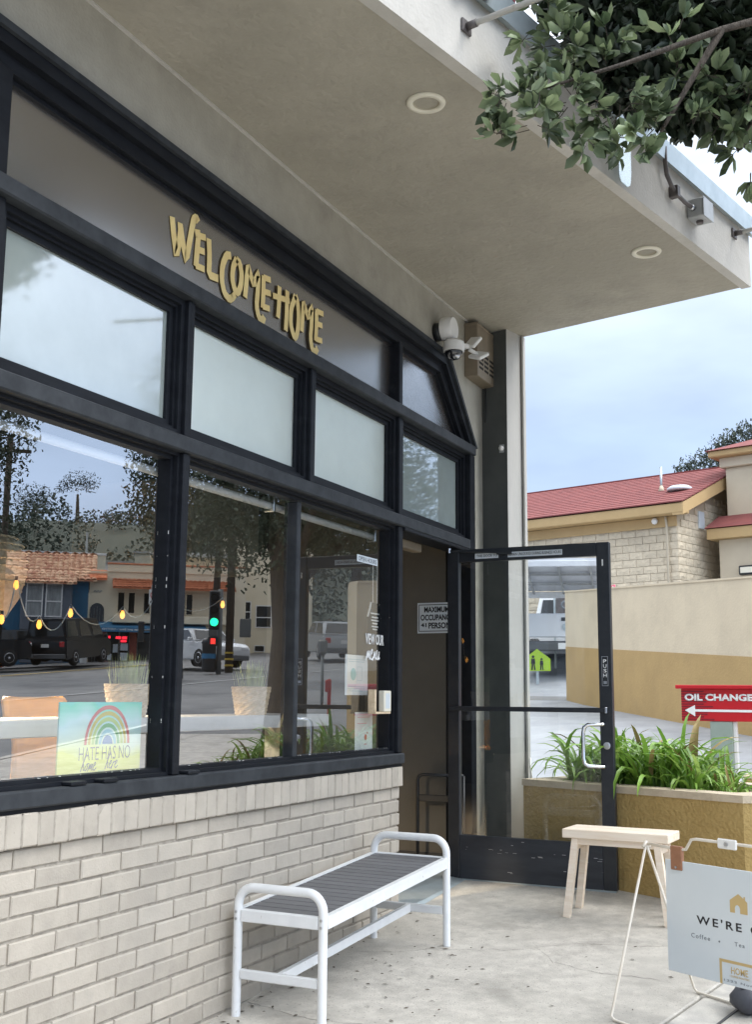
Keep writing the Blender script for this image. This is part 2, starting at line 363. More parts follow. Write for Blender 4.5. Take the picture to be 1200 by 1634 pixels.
# ------------------------------------------------------------------ the ground: one sheet of asphalt, the paved yard and walk above it
def sheet(name, xs, ys, dz, m, parent=None, **p):
    mb = MB(); n = len(xs)
    mb.add([(x, y, G(x, y)+dz) for y in ys for x in xs], [(j*n+i, j*n+i+1, (j+1)*n+i+1, (j+1)*n+i) for j in range(len(ys)-1) for i in range(n-1)])
    return mb.build(name, m, parent, True, **p)
fr = lambda a, b, n: [a+(b-a)*i/n for i in range(n+1)]
sheet('ground', fr(-400,-60,4)[:-1]+fr(-60,-10,10)[:-1]+fr(-10,12,22)[:-1]+fr(12,80,20)[:-1]+fr(80,400,5), fr(-300,-30,4)[:-1]+fr(-30,60,60)[:-1]+fr(60,500,6), -.11, M['asphalt'], kind='structure')
# forecourt of the neighbouring shop, paler worn asphalt
sheet('forecourt', fr(-14,3.2,18), fr(2.6,30,28), -.095, M['lot_asphalt'], kind='structure')
pave = bpy.data.objects.new('pavement', None); COL.objects.link(pave); pave['kind'] = 'structure'
JD = Vector((.2225, .975)); JN = Vector((.975, -.2225)); J0 = Vector((1.738, -1.27))
def slab(poly, m, name='paving_slab', th=.12, dz=0):
    mb = MB(); P = [(x, y, G(x, y)+dz) for x, y in poly]
    # edges turned down a little, so the joints read as grooves
    cx = sum(p[0] for p in P)/len(P); cy = sum(p[1] for p in P)/len(P)
    inn = []
    for x, y, z in P:
        d = Vector((cx-x, cy-y)); d = d.normalized()*.012; inn.append((x+d.x, y+d.y, G(x+d.x, y+d.y)+dz))
    n = len(P); lo = [(x, y, z-.006) for x, y, z in P]; bt = [(x, y, z-th) for x, y, z in P]
    mb.add(inn+lo+bt, [tuple(range(n))]+[(n+i, n+(i+1)%n, (i+1)%n, i) for i in range(n)]+[(2*n+i, 2*n+(i+1)%n, n+(i+1)%n, n+i) for i in range(n)])
    return mb.build(name, m, pave)
def jp(s, t): p = J0 + JD*s + JN*t; return (p.x, p.y)
# the yard in front of the cafe is poured in three big fields
jx = lambda y: J0.x + (y-J0.y)*JD.x/JD.y - .006
for a, b in ((-9, -3.3), (-3.29, -1.68), (-1.672, 2.0)):
    slab([(-.25, a), (jx(a), a), (jx(b), b), (-.25, b)], M['concrete'], 'yard_slab')
for i in range(-6, 9):
    for k in range(3):
        a, b = i*1.22+.02, (i+1)*1.22+.02-.011; c, d = .006+k*1.5, .006+(k+1)*1.5-.011
        if J0.y + a > 9: continue
        slab([jp(a, c), jp(a, d), jp(b, d), jp(b, c)], M['concrete_light'])
mb = MB()
for i in range(-14, 22):
    a, b = jp(i*.6, 4.51), jp((i+1)*.6, 4.51); c, d = jp(i*.6, 4.66), jp((i+1)*.6, 4.66)
    mb.add([(p[0], p[1], G(*p)+.004) for p in (a, b, d, c)]+[(p[0], p[1], G(*p)-.13) for p in (d, c)], [(0,3,2,1),(3,5,4,2)])
mb.build('kerb', M['concrete_light'], pave)
mb = MB()   # steel utility cover let into the walk
mb.add([(x, y, G(x, y)+.003) for x, y in (jp(.10,.19), jp(.10,.62), jp(.72,.62), jp(.72,.19))], [(0,1,2,3)])
mb.build('utility_cover', M['concrete'], pave)
mb = MB()
for p, q in ((jp(.10,.19), jp(.10,.62)), (jp(.72,.19), jp(.72,.62)), (jp(.10,.19), jp(.72,.19)), (jp(.10,.62), jp(.72,.62))):
    mb.bar((*p, G(*p)+.004), (*q, G(*q)+.004), .012, .006)
mb.build('cover_rim', M['dark_plastic'], pave)
# dead leaves and dirt crumbs on the yard
mb = MB(); rr = random.Random(3)
for i in range(170):
    if i < 90: x, y = abs(rr.gauss(0, .07))+.01, rr.uniform(-3.4, 0)
    elif i < 140: x, y = rr.gauss(.55, .22), rr.gauss(-.95, .35)
    else: x, y = rr.uniform(.1, 1.7), rr.uniform(-2, .8)
    if x < .01: continue
    s = rr.uniform(.003, .010); a = rr.uniform(0, 6.3); z = G(x, y)+.004
    mb.add([(x+math.cos(a)*s*2, y+math.sin(a)*s*2, z+.001), (x-math.sin(a)*s*.6, y+math.cos(a)*s*.6, z+.003), (x-math.cos(a)*s*2, y-math.sin(a)*s*2, z), (x+math.sin(a)*s*.6, y-math.cos(a)*s*.6, z)], [(0,1,2,3)])
mat('litter', (.13,.10,.07), .9, col2=(.06,.05,.035), nscale=3)
mb.build('leaf_litter', M['litter'], None, kind='stuff')
# fine cracks in the yard
mb = MB(); rr = random.Random(11)
for pts in (((.02,-1.66),(.2,-1.71),(.42,-1.755),(.7,-1.70),(.95,-1.745)), ((.10,-.80),(.3,-.74),(.5,-.60),(.8,-.52),(1.1,-.28),(1.45,-.2),(1.85,-.02)), ((.9,-.35),(1.1,-.62),(1.3,-.7),(1.62,-.72))):
    for a, b in zip(pts, pts[1:]):
        n = 7; pr = None
        for k in range(n+1):
            x = a[0]+(b[0]-a[0])*k/n + rr.gauss(0,.006); y = a[1]+(b[1]-a[1])*k/n + rr.gauss(0,.006); w = rr.uniform(.0006,.0020)
            if pr: mb.add([(pr[0],pr[1]-pr[2],G(pr[0],pr[1])+.0015),(x,y-w,G(x,y)+.0015),(x,y+w,G(x,y)+.0015),(pr[0],pr[1]+pr[2],G(pr[0],pr[1])+.0015)], [(0,1,2,3)])
            pr = (x, y, w)
mat('crack', (.12,.11,.095), .95)
mb.build('pavement_crack', M['crack'], pave)

# ------------------------------------------------------------------ the cafe
cafe = thing('cafe_building', 'low cafe with black framed windows over a painted brick base and a deep stucco canopy', 'building')
# plaster wall: header strip above the frame, sloped corner, pier strip; side and back walls close the room
mb = MB(); X0, X1 = -.16, 0.0
yz = lambda pts, x: [(x, a, b) for a, b in pts]
mb.prism(yz([(-6.5,3.455),(.727,3.450),(1.262,2.895),(1.262,-.2),(1.52,-.2),(1.52,4.0),(-6.5,4.0)], X0), (.16,0,0))
mb.prism(yz([(-6.5,-.7),(-4.45,-.7),(-4.45,3.455),(-6.5,3.455)], X0), (.158,0,0))
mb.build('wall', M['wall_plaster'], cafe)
mb = MB()
mb.box(-6, -.16, 1.16, 1.28, -.3, 3.9); mb.box(-6.1, -6, -6.5, 1.28, -.3, 3.9); mb.box(-6, -.16, -6.6, -6.5, -.6, 3.9)
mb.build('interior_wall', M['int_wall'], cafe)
mat('entry_paint', (.115,.103,.083), .85, col2=(.10,.09,.073), nscale=3)
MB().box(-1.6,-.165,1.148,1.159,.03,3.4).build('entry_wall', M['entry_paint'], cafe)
MB().box(-1.6,-.165,1.140,1.1475,.03,.13).build('skirting', M['dark_plastic'], cafe)
MB().box(-6, -.165, -6.5, 1.16, -.06, .028).build('interior_floor', M['int_floor'], cafe)
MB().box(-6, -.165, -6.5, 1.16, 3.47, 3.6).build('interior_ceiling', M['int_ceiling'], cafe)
mb = MB(); mb.box(-6.2, -.17, -6.6, 1.6, 4.0, 4.35); mb.box(-6.2, -.26, 1.53, 1.75, -.3, 4.0); mb.build('roof', M['fascia_plaster'], cafe)
# end pier: dark face to the yard, pale face to the street
d2 = Vector((.968,-.25)); 
mb = MB(); P = [(0.0,1.468), (.208,1.414), (.262,1.655), (-.25,1.79), (-.25,1.532)]
mb.prism([(x,y,-.15) for x,y in P], (0,0,3.97)).build('pier', M['pier_light'], cafe)
mb = MB(); mb.add([(.0005,1.463,-.12),(.2085,1.4095,-.12),(.2085,1.4095,3.815),(.0005,1.463,3.815),(.0005,1.467,-.12),(.2085,1.4135,-.12),(.2085,1.4135,3.815),(.0005,1.467,3.815)], [(0,1,2,3),(1,5,6,2),(0,4,5,1),(3,2,6,7)])
mb.build('pier_face', M['pier_dark'], cafe)
MB().box(.262,.275,1.60,1.655,.0,3.81).build('pier_edge', M['pier_light'], cafe)
# canopy, turned about 13.5 degrees to the shop front
cd = Vector((.2335,.9724)); c1 = Vector((1.93,1.22))
cA = c1 - cd*7.6; cI = Vector((.262,1.648)); 
pts = [(-.2, cA.y), (cA.x, cA.y), (c1.x, c1.y), (cI.x, cI.y), (-.2, 1.768)]
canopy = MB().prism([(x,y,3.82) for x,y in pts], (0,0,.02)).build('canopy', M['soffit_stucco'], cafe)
def fas(s, off, z): p = c1 + cd*s + Vector((.9724,-.2335))*off; return (p.x, p.y, z)
mb = MB()
mb.prism([fas(-7.6,-.22,3.84), fas(-7.6,.012,3.84), fas(-7.6,.012,4.19), fas(-7.6,-.22,4.19)], (cd.x*7.612, cd.y*7.612, 0))
mb.prism([(cI.x-.5,cI.y+.1288,3.84),(cI.x-.5,cI.y+.1288,4.19),(cI.x-.46,cI.y-.08,4.19),(cI.x-.46,cI.y-.08,3.84)], ((c1.x-cI.x)+.29, (c1.y-cI.y)-.075, 0))
mb.build('fascia', M['fascia_plaster'], canopy)
mb = MB(); mb.prism([fas(-7.6,.012,3.812), fas(-7.6,.012,3.84), fas(-7.6,-.05,3.84), fas(-7.6,-.05,3.812)], (cd.x*7.612, cd.y*7.612, 0)); mb.build('drip_edge', M['fascia_plaster'], canopy)
mb = MB()
for a, b in ((-7.6,-3.61),(-3.60,-1.46),(-1.45,.05)):
    A, B_ = Vector(fas(a,0,0)), Vector(fas(b,0,0)); D = B_-A
    mb.prism([fas(a,.013,4.165), fas(a,.05,4.15), fas(a,.062,4.262), fas(a,-.06,4.275), fas(a,-.06,4.192), fas(a,.013,4.192)], tuple(D))
mb.build('metal_flashing', M['galv'], canopy)
# trowel bead where soffit meets wall
mb = MB(); mb.bar((.006,-6,3.818), (.006,1.14,3.818), .018, .014); mb.build('plaster_bead', M['fascia_plaster'], canopy)

# ---- painted brick base
bb = MB().box(-.16, -.009, -4.44, -.012, -.7, .69).build('brick_base', M['mortar_paint'], cafe)
def brick_mesh(l, h, d, seed):
    r = random.Random(seed); c = .0045
    j = lambda k=.0012: r.uniform(-k, k)
    F = [(-.0+j(), c+j(), c+j()), (0+j(), l-c+j(), c+j()), (0+j(), l-c+j(), h-c+j()), (0+j(), c+j(), h-c+j())]
    E = [(-c, j(), j()), (-c, l+j(), j()), (-c, l+j(), h+j()), (-c, j(), h+j())]
    Bk = [(-d, 0, 0), (-d, l, 0), (-d, l, h), (-d, 0, h)]
    mb = MB(); fs = [(0,1,2,3)]
    for i in range(4): k = (i+1) % 4; fs += [(4+i,4+k,k,i), (8+i,8+k,4+k,4+i)]
    mb.add(F+E+Bk, fs); return mb.mesh('brick', M['brick_paint'])
bl, bh, gap = .2335, .0745, .0095
full = [brick_mesh(bl-gap, bh-gap, .03, s) for s in range(5)]
endw = .1135
half = [brick_mesh(endw-gap*.4, bh-gap, .03, 20+s) for s in range(2)]
rb = random.Random(5)
for row in range(1, 14):
    z0 = .650 - row*bh + gap/2
    off = 0 if row % 2 == 0 else endw
    y = -.004
    first = True
    while y > -4.35:
        if first and off:
            l, me = off, rb.choice(half)
        else: l, me = bl, rb.choice(full)
        first = False
        y0 = y - l + gap/2 + (gap*.5 if l == endw else 0)
        if z0 + bh > G(0, y0) - .01 and y0 > -4.43:
            link('brick', me, bb, (rb.uniform(-.0022, .0012), y0, z0+rb.uniform(-.0012,.0012)), (rb.gauss(0,.003), rb.gauss(0,.004), rb.gauss(0,.004)))
        y -= l
rw = 4.40/56
row_m = [brick_mesh(rw-.007, .110, .06, 40+s) for s in range(5)]
for i in range(56):
    link('brick', rb.choice(row_m), bb, (.026+rb.uniform(-.002,.002), -.006-(i+1)*rw+.0035+.004, .652+rb.uniform(-.0015,.0015)), (rb.gauss(0,.006), rb.gauss(0,.008), rb.gauss(0,.003)))
MB().box(-.10,.022,-4.42,-.004,.658,.7575).build('sill_mortar', M['mortar_paint'], cafe)

# ---- shop front: frame members, sashes and panes
sf = MB().box(-.13,.010,-4.44,.012,.7625,.778).build('storefront', M['frame_paint'], cafe)
def member(name, x0, x1, y0, y1, z0, z1, m='frame_paint', c=.005): return MB().cbox(x0,x1,y0,y1,z0,z1,c).build(name, M[m], sf)
member('sill_rail', -.12,.030,-4.43,.012,.7785,.838,'frame_worn_lit',.006)
member('middle_rail', -.12,.028,-4.43,1.14,2.172,2.240,'frame_worn_lit',.006)
member('transom_bar', -.12,.042,-4.43,1.222,2.846,2.914,'frame_worn_lit',.006)
for y0, y1 in ((-3.44,-3.385),(-2.279,-2.234),(-.047,.0125)):
    member('mullion', -.121,.012,y0,y1,.8385,2.1715); 
for y0, y1 in ((-3.44,-3.385),(-2.279,-2.234),(-1.167,-1.119),(-.047,.0125)):
    member('mullion', -.121,.012,y0,y1,2.2405,2.8455)
for y0, y1 in ((-3.475,-3.385),(-.042,.010)):
    member('mullion', -.121,.008,y0,y1,2.9145,3.325)
member('glazing_bar', -.11,-.028,-1.217,-1.179,.862,2.135,'frame_worn_lit',.006)
# door jamb and head on the far side of the opening
MB().cbox(-.14,.03,1.14,1.228,-.1,2.8455,.006).build('jamb', M['frame_paint'], sf)
MB().cbox(-.10,.012,1.228,1.264,-.1,2.93,.004).build('jamb', M['frame_worn_lit'], sf)
member('door_head', -.12,.026,.0125,1.14,2.150,2.1718)
# top frame: stepped band that folds down at the right corner
def band(w0, w1, x0, x1):
    o = [(-4.44,3.458-w0),(.727-.42*w0,3.450-w0),(1.250-w0*.95,2.905-.1*w0)]
    i = [(-4.44,3.458-w1),(.727-.42*w1,3.450-w1),(1.250-w1*.95,2.905-.1*w1)]
    mb = MB()
    for k in range(2):
        q = [o[k], o[k+1], i[k+1], i[k]]
        mb.prism([(x0,a,b) for a,b in q], (x1-x0,0,0))
    return mb
band(-.012,.018,-.1,.040).build('head_frame', M['frame_worn_lit'], sf)
band(.0185,.070,-.12,.022).build('head_frame', M['frame_paint'], sf)
band(.0705,.130,-.13,-.012).build('head_frame', M['frame_paint'], sf)
band(.1305,.150,-.13,-.040).build('head_frame', M['frame_paint'], sf)
XG = -.06
def pane(name, m, pts): return MB().poly([(XG, a, b) for a, b in pts]).build(name, M[m], sf)
def sash(y0, y1, z0, z1, w=.05, steps=((.0,.45,-.02),(.45,1.0,-.042)), m='frame_paint'):
    """stepped glazing frame round a pane; the first step stands further out"""
    mb = MB()
    for a, b, xf in steps:
        A, B_ = a*w, b*w
        for q in ([(y0+A,z0+A),(y1-A,z0+A),(y1-B_,z0+B_),(y0+B_,z0+B_)], [(y1-A,z0+A),(y1-A,z1-A),(y1-B_,z1-B_),(y1-B_,z0+B_)],
                  [(y1-A,z1-A),(y0+A,z1-A),(y0+B_,z1-B_),(y1-B_,z1-B_)], [(y0+A,z1-A),(y0+A,z0+A),(y0+B_,z0+B_),(y0+B_,z1-B_)]):
            mb.prism([(-.10,p,q_) for p,q_ in q], (.10+xf,0,0))
    return mb.build('sash', M[m], sf)
UP = ((-4.43,-3.4405,'glass_frost'),(-3.3845,-2.2795,'glass_frost_sky'),(-2.2335,-1.1675,'glass_frost'),(-1.1185,-.0475,'glass_frost'),(.013,1.1395,'glass_frost_clear'))
for y0, y1, g in UP:
    sash(y0, y1, 2.2405, 2.8455, .066, ((0,.40,-.012),(.40,.62,-.03),(.62,1.0,-.045)))
    pane('transom_pane', g, [(y0+.02,2.26),(y1-.02,2.26),(y1-.02,2.826),(y0+.02,2.826)])
for y0, y1 in ((-4.43,-3.4405),(-3.3845,-2.2795)):
    sash(y0, y1, .8385, 2.1715, .030, ((0,.5,-.012),(.5,1.0,-.035)))
    pane('window_pane', 'glass_window', [(y0+.01,.848),(y1-.01,.848),(y1-.01,2.16),(y0+.01,2.16)])
sash(-2.2335,-.0475,.8385,2.1715,.030,((0,.5,-.012),(.5,1.0,-.035)))
pane('window_pane', 'glass_window', [(-2.225,.848),(-1.20,.848),(-1.20,2.16),(-2.225,2.16)])
pane('window_pane', 'glass_side', [(-1.199,.848),(-.055,.848),(-.055,2.16),(-1.199,2.16)])
pane('sign_panel', 'glass_dark', [(-4.43,2.92),(-3.45,2.92),(-3.45,3.34),(-4.43,3.34)])
pane('sign_panel', 'glass_dark', [(-3.44,2.92),(-.02,2.92),(-.02,3.335),(-3.44,3.335)])
pane('sign_panel', 'glass_dark', [(-.018,2.92),(1.17,2.92),(.68,3.40),(-.018,3.40)])
# chipped paint along the sill and jambs
mb = MB(); rc = random.Random(9)
for i in range(40):
    y = rc.uniform(-3.3,-.1); s = rc.uniform(.0012,.006); mb.box(-.0335,-.0310,y,y+s*2,.8685,.8685+rc.uniform(.001,.003))
for i in range(10):
    z = rc.uniform(.88,2.1); s = rc.uniform(.002,.016); y = rc.choice((-.0795,-2.3115)); mb.box(-.0345,-.032,y,y+.0015,z,z+s)
mb.build('chipped_paint', M['chip_white'], sf, kind='stuff')
# hinges of the lower sashes
for y in (-2.92,-2.74,-2.20):
    MB().cbox(-.02,.034,y,y+.085,.8395,.853,.003).build('hinge', M['frame_paint'], sf)
# hand lettering on the sign panel
LET = [
[(-2.337, 3.211), (-2.324, 3.145), (-2.296, 3.048), (-2.272, 3.165), (-2.277, 3.207)],
[(-2.277, 3.204), (-2.253, 3.125), (-2.223, 3.053), (-2.19, 3.211), (-2.177, 3.268), (-2.157, 3.283), (-2.144, 3.271)],
[(-2.159, 3.209), (-2.136, 3.215), (-2.143, 3.132), (-2.148, 3.058)],
[(-2.143, 3.205), (-2.082, 3.217)],
[(-2.143, 3.139), (-2.088, 3.147)],
[(-2.15, 3.059), (-2.085, 3.065)],
[(-2.056, 3.218), (-2.046, 3.133), (-2.047, 3.052), (-1.974, 3.06)],
[(-1.872, 3.208), (-1.907, 3.199), (-1.939, 3.137), (-1.942, 3.064), (-1.916, 3.009), (-1.871, 2.992), (-1.834, 3.019), (-1.845, 3.03)],
[(-1.821, 3.208), (-1.848, 3.163), (-1.854, 3.102), (-1.829, 3.053), (-1.799, 3.049), (-1.776, 3.093), (-1.771, 3.154), (-1.792, 3.201), (-1.818, 3.208)],
[(-1.736, 3.051), (-1.728, 3.139), (-1.718, 3.213), (-1.683, 3.162), (-1.662, 3.14), (-1.64, 3.177), (-1.622, 3.21), (-1.621, 3.131), (-1.631, 3.038), (-1.606, 2.986), (-1.567, 2.982), (-1.557, 3.006)],
[(-1.572, 3.21), (-1.571, 3.133), (-1.573, 3.05)],
[(-1.568, 3.207), (-1.507, 3.215)],
[(-1.568, 3.134), (-1.504, 3.145)],
[(-1.573, 3.055), (-1.511, 3.063)],
[(-1.419, 3.208), (-1.419, 3.131), (-1.427, 3.047)],
[(-1.48, 3.142), (-1.317, 3.168)],
[(-1.341, 3.211), (-1.343, 3.101), (-1.348, 3.002)],
[(-1.257, 3.214), (-1.3, 3.13), (-1.301, 3.051), (-1.271, 2.998), (-1.244, 2.992), (-1.224, 3.036), (-1.218, 3.125), (-1.233, 3.192), (-1.254, 3.215)],
[(-1.183, 3.048), (-1.176, 3.138), (-1.17, 3.208), (-1.133, 3.16), (-1.117, 3.145), (-1.097, 3.18), (-1.077, 3.211), (-1.077, 3.129), (-1.087, 3.037), (-1.065, 2.979), (-1.026, 2.977), (-1.008, 3.003)],
[(-1.024, 3.211), (-1.024, 3.129), (-1.028, 3.042)],
[(-1.021, 3.208), (-0.95, 3.214)],
[(-1.021, 3.138), (-0.961, 3.144)],
[(-1.028, 3.05), (-0.962, 3.058)],
]
mb = MB(); me2 = MB()
for k, s in enumerate(LET):
    wv = .037 if len(s) > 2 else .030
    stroke(mb, s, wv, (XG+.003+.0006*k, 0, 0), (0,1,0), (0,0,1), .0005)
    stroke(me2, s, wv+.007, (XG+.001+.00006*k, 0, 0), (0,1,0), (0,0,1), .0002)
mb.build('gold_lettering', M['gold'], sf); me2.build('lettering_outline', M['gold_edge'], sf)
# "view our menu" in white on the narrow window
text('window_lettering', 'VIEW OUR', M['white_text'], sf, (XG+.002,-.352,1.455), (0,1,0), (0,0,1), .245, .062, bold=.012)
mb = MB()
SCR = {'m':[[(0,0),(.1,.8),(.16,.1),(.3,.85),(.4,.1),(.55,.85),(.62,.05),(.72,.2)]], 'e':[[(0,.4),(.3,.6),(.25,.9),(.05,.75),(.1,.15),(.35,.05),(.55,.3)]],
       'n':[[(0,0),(.1,.8),(.16,.1),(.34,.85),(.42,.05),(.6,.25)]], 'u':[[(0,.85),(.05,.15),(.3,.1),(.42,.85),(.45,.1),(.62,.25)]],
       'h':[[(0,.05),(.15,.8),(.32,1.75),(.2,1.8),(.1,.9),(.05,0)],[(.06,.4),(.3,.8),(.38,.1),(.55,.2)]], 'o':[[(.25,.8),(0,.4),(.2,0),(.45,.35),(.28,.8),(.6,.75)]],
       'r':[[(0,0),(.1,.8),(.15,.55),(.35,.8),(.42,.65)]]}
def script(mb, word, org, right, up, size, w, slant=.25, depth=.0006):
    x = 0
    for k, ch in enumerate(word):
        if ch == ' ': x += .55; continue
        for s in SCR[ch]:
            stroke(mb, [((x+a+b*slant)*size, b*size) for a, b in s], w, org, right, up, depth, lift=.0001*k)
        x += max(p[0] for s in SCR[ch] for p in s)
    return x*size
script(mb, 'menu', (XG+.002,-.345,1.365), (0,1,0), (0,0,1), .072, .008); mb.build('window_lettering', M['white_text'], sf)
MB().box(XG+.0005,XG+.002,-.47,-.20,1.915,1.955).build('window_sticker', M['white_board'], sf)
text('sticker_lettering', 'OPEN HOURS', M['grey_text'], sf, (XG+.0022,-.455,1.922), (0,1,0), (0,0,1), .24, .026)

# ---- door, swung out against the planter
H = Vector((-.04,.89,.0)); F = Vector((1.062,.858,.0)); DW = (F-H).length
door = bpy.data.objects.new('door', None); COL.objects.link(door); door.parent = cafe; door.location = H; door.rotation_euler = (0,0,math.atan2(F.y-H.y, F.x-H.x))
zb, zt = .022, 2.135
dm = MB(); dm.cbox(0,.082,-.022,.022,zb,zt,.003); dm.cbox(DW-.082,DW,-.022,.022,zb,zt,.003); dm.cbox(.083,DW-.083,-.021,.021,zt-.085,zt,.003)
# the door is one object of rails and stiles with its fittings as children
fo = dm.build('door_frame', M['door_black'], door)
MB().cbox(.083,DW-.083,-.0215,.0215,zb,.290,.003).build('kick_rail', M['kick_black'], door)
MB().poly([(.08,0,.285),(DW-.08,0,.285),(DW-.08,0,zt-.08),(.08,0,zt-.08)]).build('door_pane', M['glass_door'], door)
MB().cbox(.02,DW-.045,-.050,-.024,1.075,1.105,.004).build('push_bar', M['door_black'], door)
MB().cbox(DW-.044,DW-.030,-.052,-.023,1.072,1.110,.003).build('push_bar_end', M['metal'], door)
hx = DW-.055
MB().tube([(hx,-.022,1.005),(hx,-.055,1.005),(hx-.09,-.075,1.003),(hx-.112,-.078,.985),(hx-.118,-.079,.95),(hx-.118,-.079,.80),(hx-.112,-.078,.768),(hx-.09,-.075,.752),(hx,-.055,.75),(hx,-.022,.75)], .0125, 12).build('pull_handle', M['chrome'], door, True)
MB().lathe([(.022,0),(.022,-.008),(.015,-.010)], 16, (DW-.04,-.022,.876), 'y').build('lock_cylinder', M['metal'], door)
MB().cbox(DW-.062,DW-.022,-.024,-.0222,1.238,1.42,.001).build('push_plate', M['dark_plastic'], door)
mb = MB()
for a, b, c, d in ((DW-.062,DW-.059,1.238,1.42),(DW-.025,DW-.022,1.238,1.42),(DW-.059,DW-.025,1.238,1.241),(DW-.059,DW-.025,1.417,1.42)): mb.box(a,b,-.0252,-.0242,c,d)
mb.build('plate_border', M['metal'], door)
for k, ch in enumerate('PUSH'): text('plate_letter', ch, M['white_text'], door, (DW-.053,-.0242,1.378-k*.029), (1,0,0), (0,0,1), .022, .023, bold=.02)
MB().box(DW-.052,DW-.032,-.0245,-.0241,1.25,1.268).build('plate_mark', M['metal'], door)
MB().cbox(DW-.047,DW-.038,-.0245,-.0222,1.985,2.025,.001).build('sensor_chip', M['white_plastic'], door)
for a, b in ((.20,.365),(.43,.80)):
    MB().box(a,b,-.0228,-.0218,2.068,2.103).build('door_sticker', M['white_board'], door)
text('sticker_lettering', 'THIS DOOR TO', M['black_text'], door, (.212,-.0229,2.078), (1,0,0), (0,0,1), .145, .017)
text('sticker_lettering', 'REMAIN UNLOCKED DURING BUSINESS HOURS', M['black_text'], door, (.438,-.0229,2.078), (1,0,0), (0,0,1), .355, .019)
mb = MB(); mb.bar((.03,-.06,2.125),(.40,-.035,2.098),.016,.010); mb.bar((.36,-.03,2.098),(.46,-.03,2.094),.026,.018); mb.build('closer_arm', M['dark_plastic'], door)
MB().lathe([(.011,0),(.011,.03)], 10, (.03,-.06,2.112)).build('closer_pin', M['metal'], door)
MB().box(.02,DW-.01,-.012,.012,.006,.0215).build('door_sweep', M['galv'], door)
mb = MB(); rc = random.Random(2)
for i in range(26):
    a = rc.uniform(.12,DW-.1); z = rc.choice((rc.gauss(.2,.012), rc.uniform(.05,.27))); s = rc.uniform(.004,.03); mb.box(a,a+s,-.0222,-.0216,z,z+rc.uniform(.0012,.003))
mb.build('door_scuffs', M['metal'], door)
# head closer body and threshold
MB().cbox(-.19,-.122,.16,.62,2.095,2.149,.006).build('door_closer', M['vent_tan'], cafe)
mb = MB(); mb.add([(-.16,.014,.0),(.045,.014,G(0,.014)+.02),(.075,.014,G(0,0)+.004),(-.16,1.139,.032),(.045,1.139,.036),(.075,1.139,.03)], [(0,3,4,1),(1,4,5,2)])
mb.add([(.045,.0142,G(0,0)+.02),(.075,.0142,G(0,0)+.004),(-.16,.0142,-.12),(.075,.0142,-.12),(-.16,.0142,.0)], [(0,4,2,3,1)])
mb.build('threshold', M['galv'], cafe)
# ------------------------------------------------------------------ things fixed to the cafe
for i, (x, y, lb) in enumerate(((.904,-1.771,'round recessed downlight in the canopy nearest the leafy branch'), (1.447,.373,'round recessed downlight near the outer corner of the canopy'))):
    if i == 0:
        t = thing('downlight', lb, 'ceiling light', (x, y, 3.82), 0, 'downlights in the canopy')
        tr = MB().lathe([(.060,-.004),(.062,-.012),(.085,-.012),(.089,-.006),(.089,-.001)], 32, cap=False).build('trim_ring', M['lamp_cream'], t, True)
        MB().lathe([(.0605,-.006),(.045,.016),(.03,.019),(.0001,.019)], 28, cap=False).build('lamp_cup', M['lamp_inside'], t, True)
        MB().lathe([(.0001,.006),(.028,.006),(.030,.010),(.03,.0185)], 20, cap=False).build('lamp_glass', M['lamp_cream'], t, True)
        dl = t
    else:
        t = dl.copy(); COL.objects.link(t); t.location = (x, y, 3.82); t['label'] = lb
        for ch in dl.children: c = ch.copy(); COL.objects.link(c); c.parent = t
# the soffit is holed only visually by the deep lamp cup; the canopy slab is thin there
vent = thing('wall_vent', 'tan metal vent box with slotted face high on the wall by the pier', 'vent', (0, 1.1, 3.40))
MB().cbox(0,.10,0,.36,0,.385,.004).build('case', M['vent_tan'], vent)
mb = MB()
for r_ in range(4):
    for k in range(3):
        a = .035+k*.108; z = .062+r_*.034; mb.box(.0995,.1012,a,a+.082,z,z+.017)
sl = mb.build('slots', M['vent_hole'], vent, kind='stuff')
MB().cbox(-.0,.104,-.004,.364,.372,.39,.002).build('lid', M['vent_tan'], vent)
cmr = thing('security_camera', 'white dome security camera with two floodlight panels above the arched window', 'camera', (0, .56, 3.56))
MB().lathe([(.062,0),(.062,.055)], 24, (0,0,0), 'x').build('junction_base', M['dark_plastic'], cmr, True)
smooth_auto(MB().lathe([(.078,.055),(.080,.06),(.080,.125),(.074,.135),(.001,.137)], 32, (0,0,.012), 'x').build('mount', M['white_plastic'], cmr))
MB().tube([(.10,.0,-.05),(.115,-.0,-.075)], .03, 14).build('neck', M['white_plastic'], cmr, True)
smooth_auto(MB().lathe([(.001,.02),(.05,.015),(.068,.0),(.072,-.04),(.070,-.062),(.062,-.064)], 32, (.13,0,-.085)).build('dome_housing', M['white_plastic'], cmr))
MB().lathe([(.062,-.0635),(.062,-.072),(.052,-.095),(.03,-.115),(.001,-.122)], 28, (.13,0,-.085)).build('dome_glass', M['lens'], cmr, True)
MB().lathe([(.001,-.0),(.018,.004),(.026,.016),(.024,.03)], 18, (.155,-.02,-.205)).build('lens_ring', M['metal'], cmr, True)
MB().bar((.13,.05,-.085),(.16,.17,-.07),.035,.03).build('arm', M['white_plastic'], cmr)
mb = MB(); mb.cbox(-.055,.055,-.012,.012,-.05,.05,.006); fl = mb.build('flood_panel', M['white_plastic'], cmr)
fl.location = (.19,.20,-.035); fl.rotation_euler = (R(-38),R(12),R(-30))
f2 = fl.copy(); COL.objects.link(f2); f2.location = (.215,.245,-.115); f2.rotation_euler = (R(-58),R(18),R(-18))
MB().tube([(.155,.15,-.075),(.19,.20,-.05)], .014, 10).build('knuckle', M['white_plastic'], cmr, True)
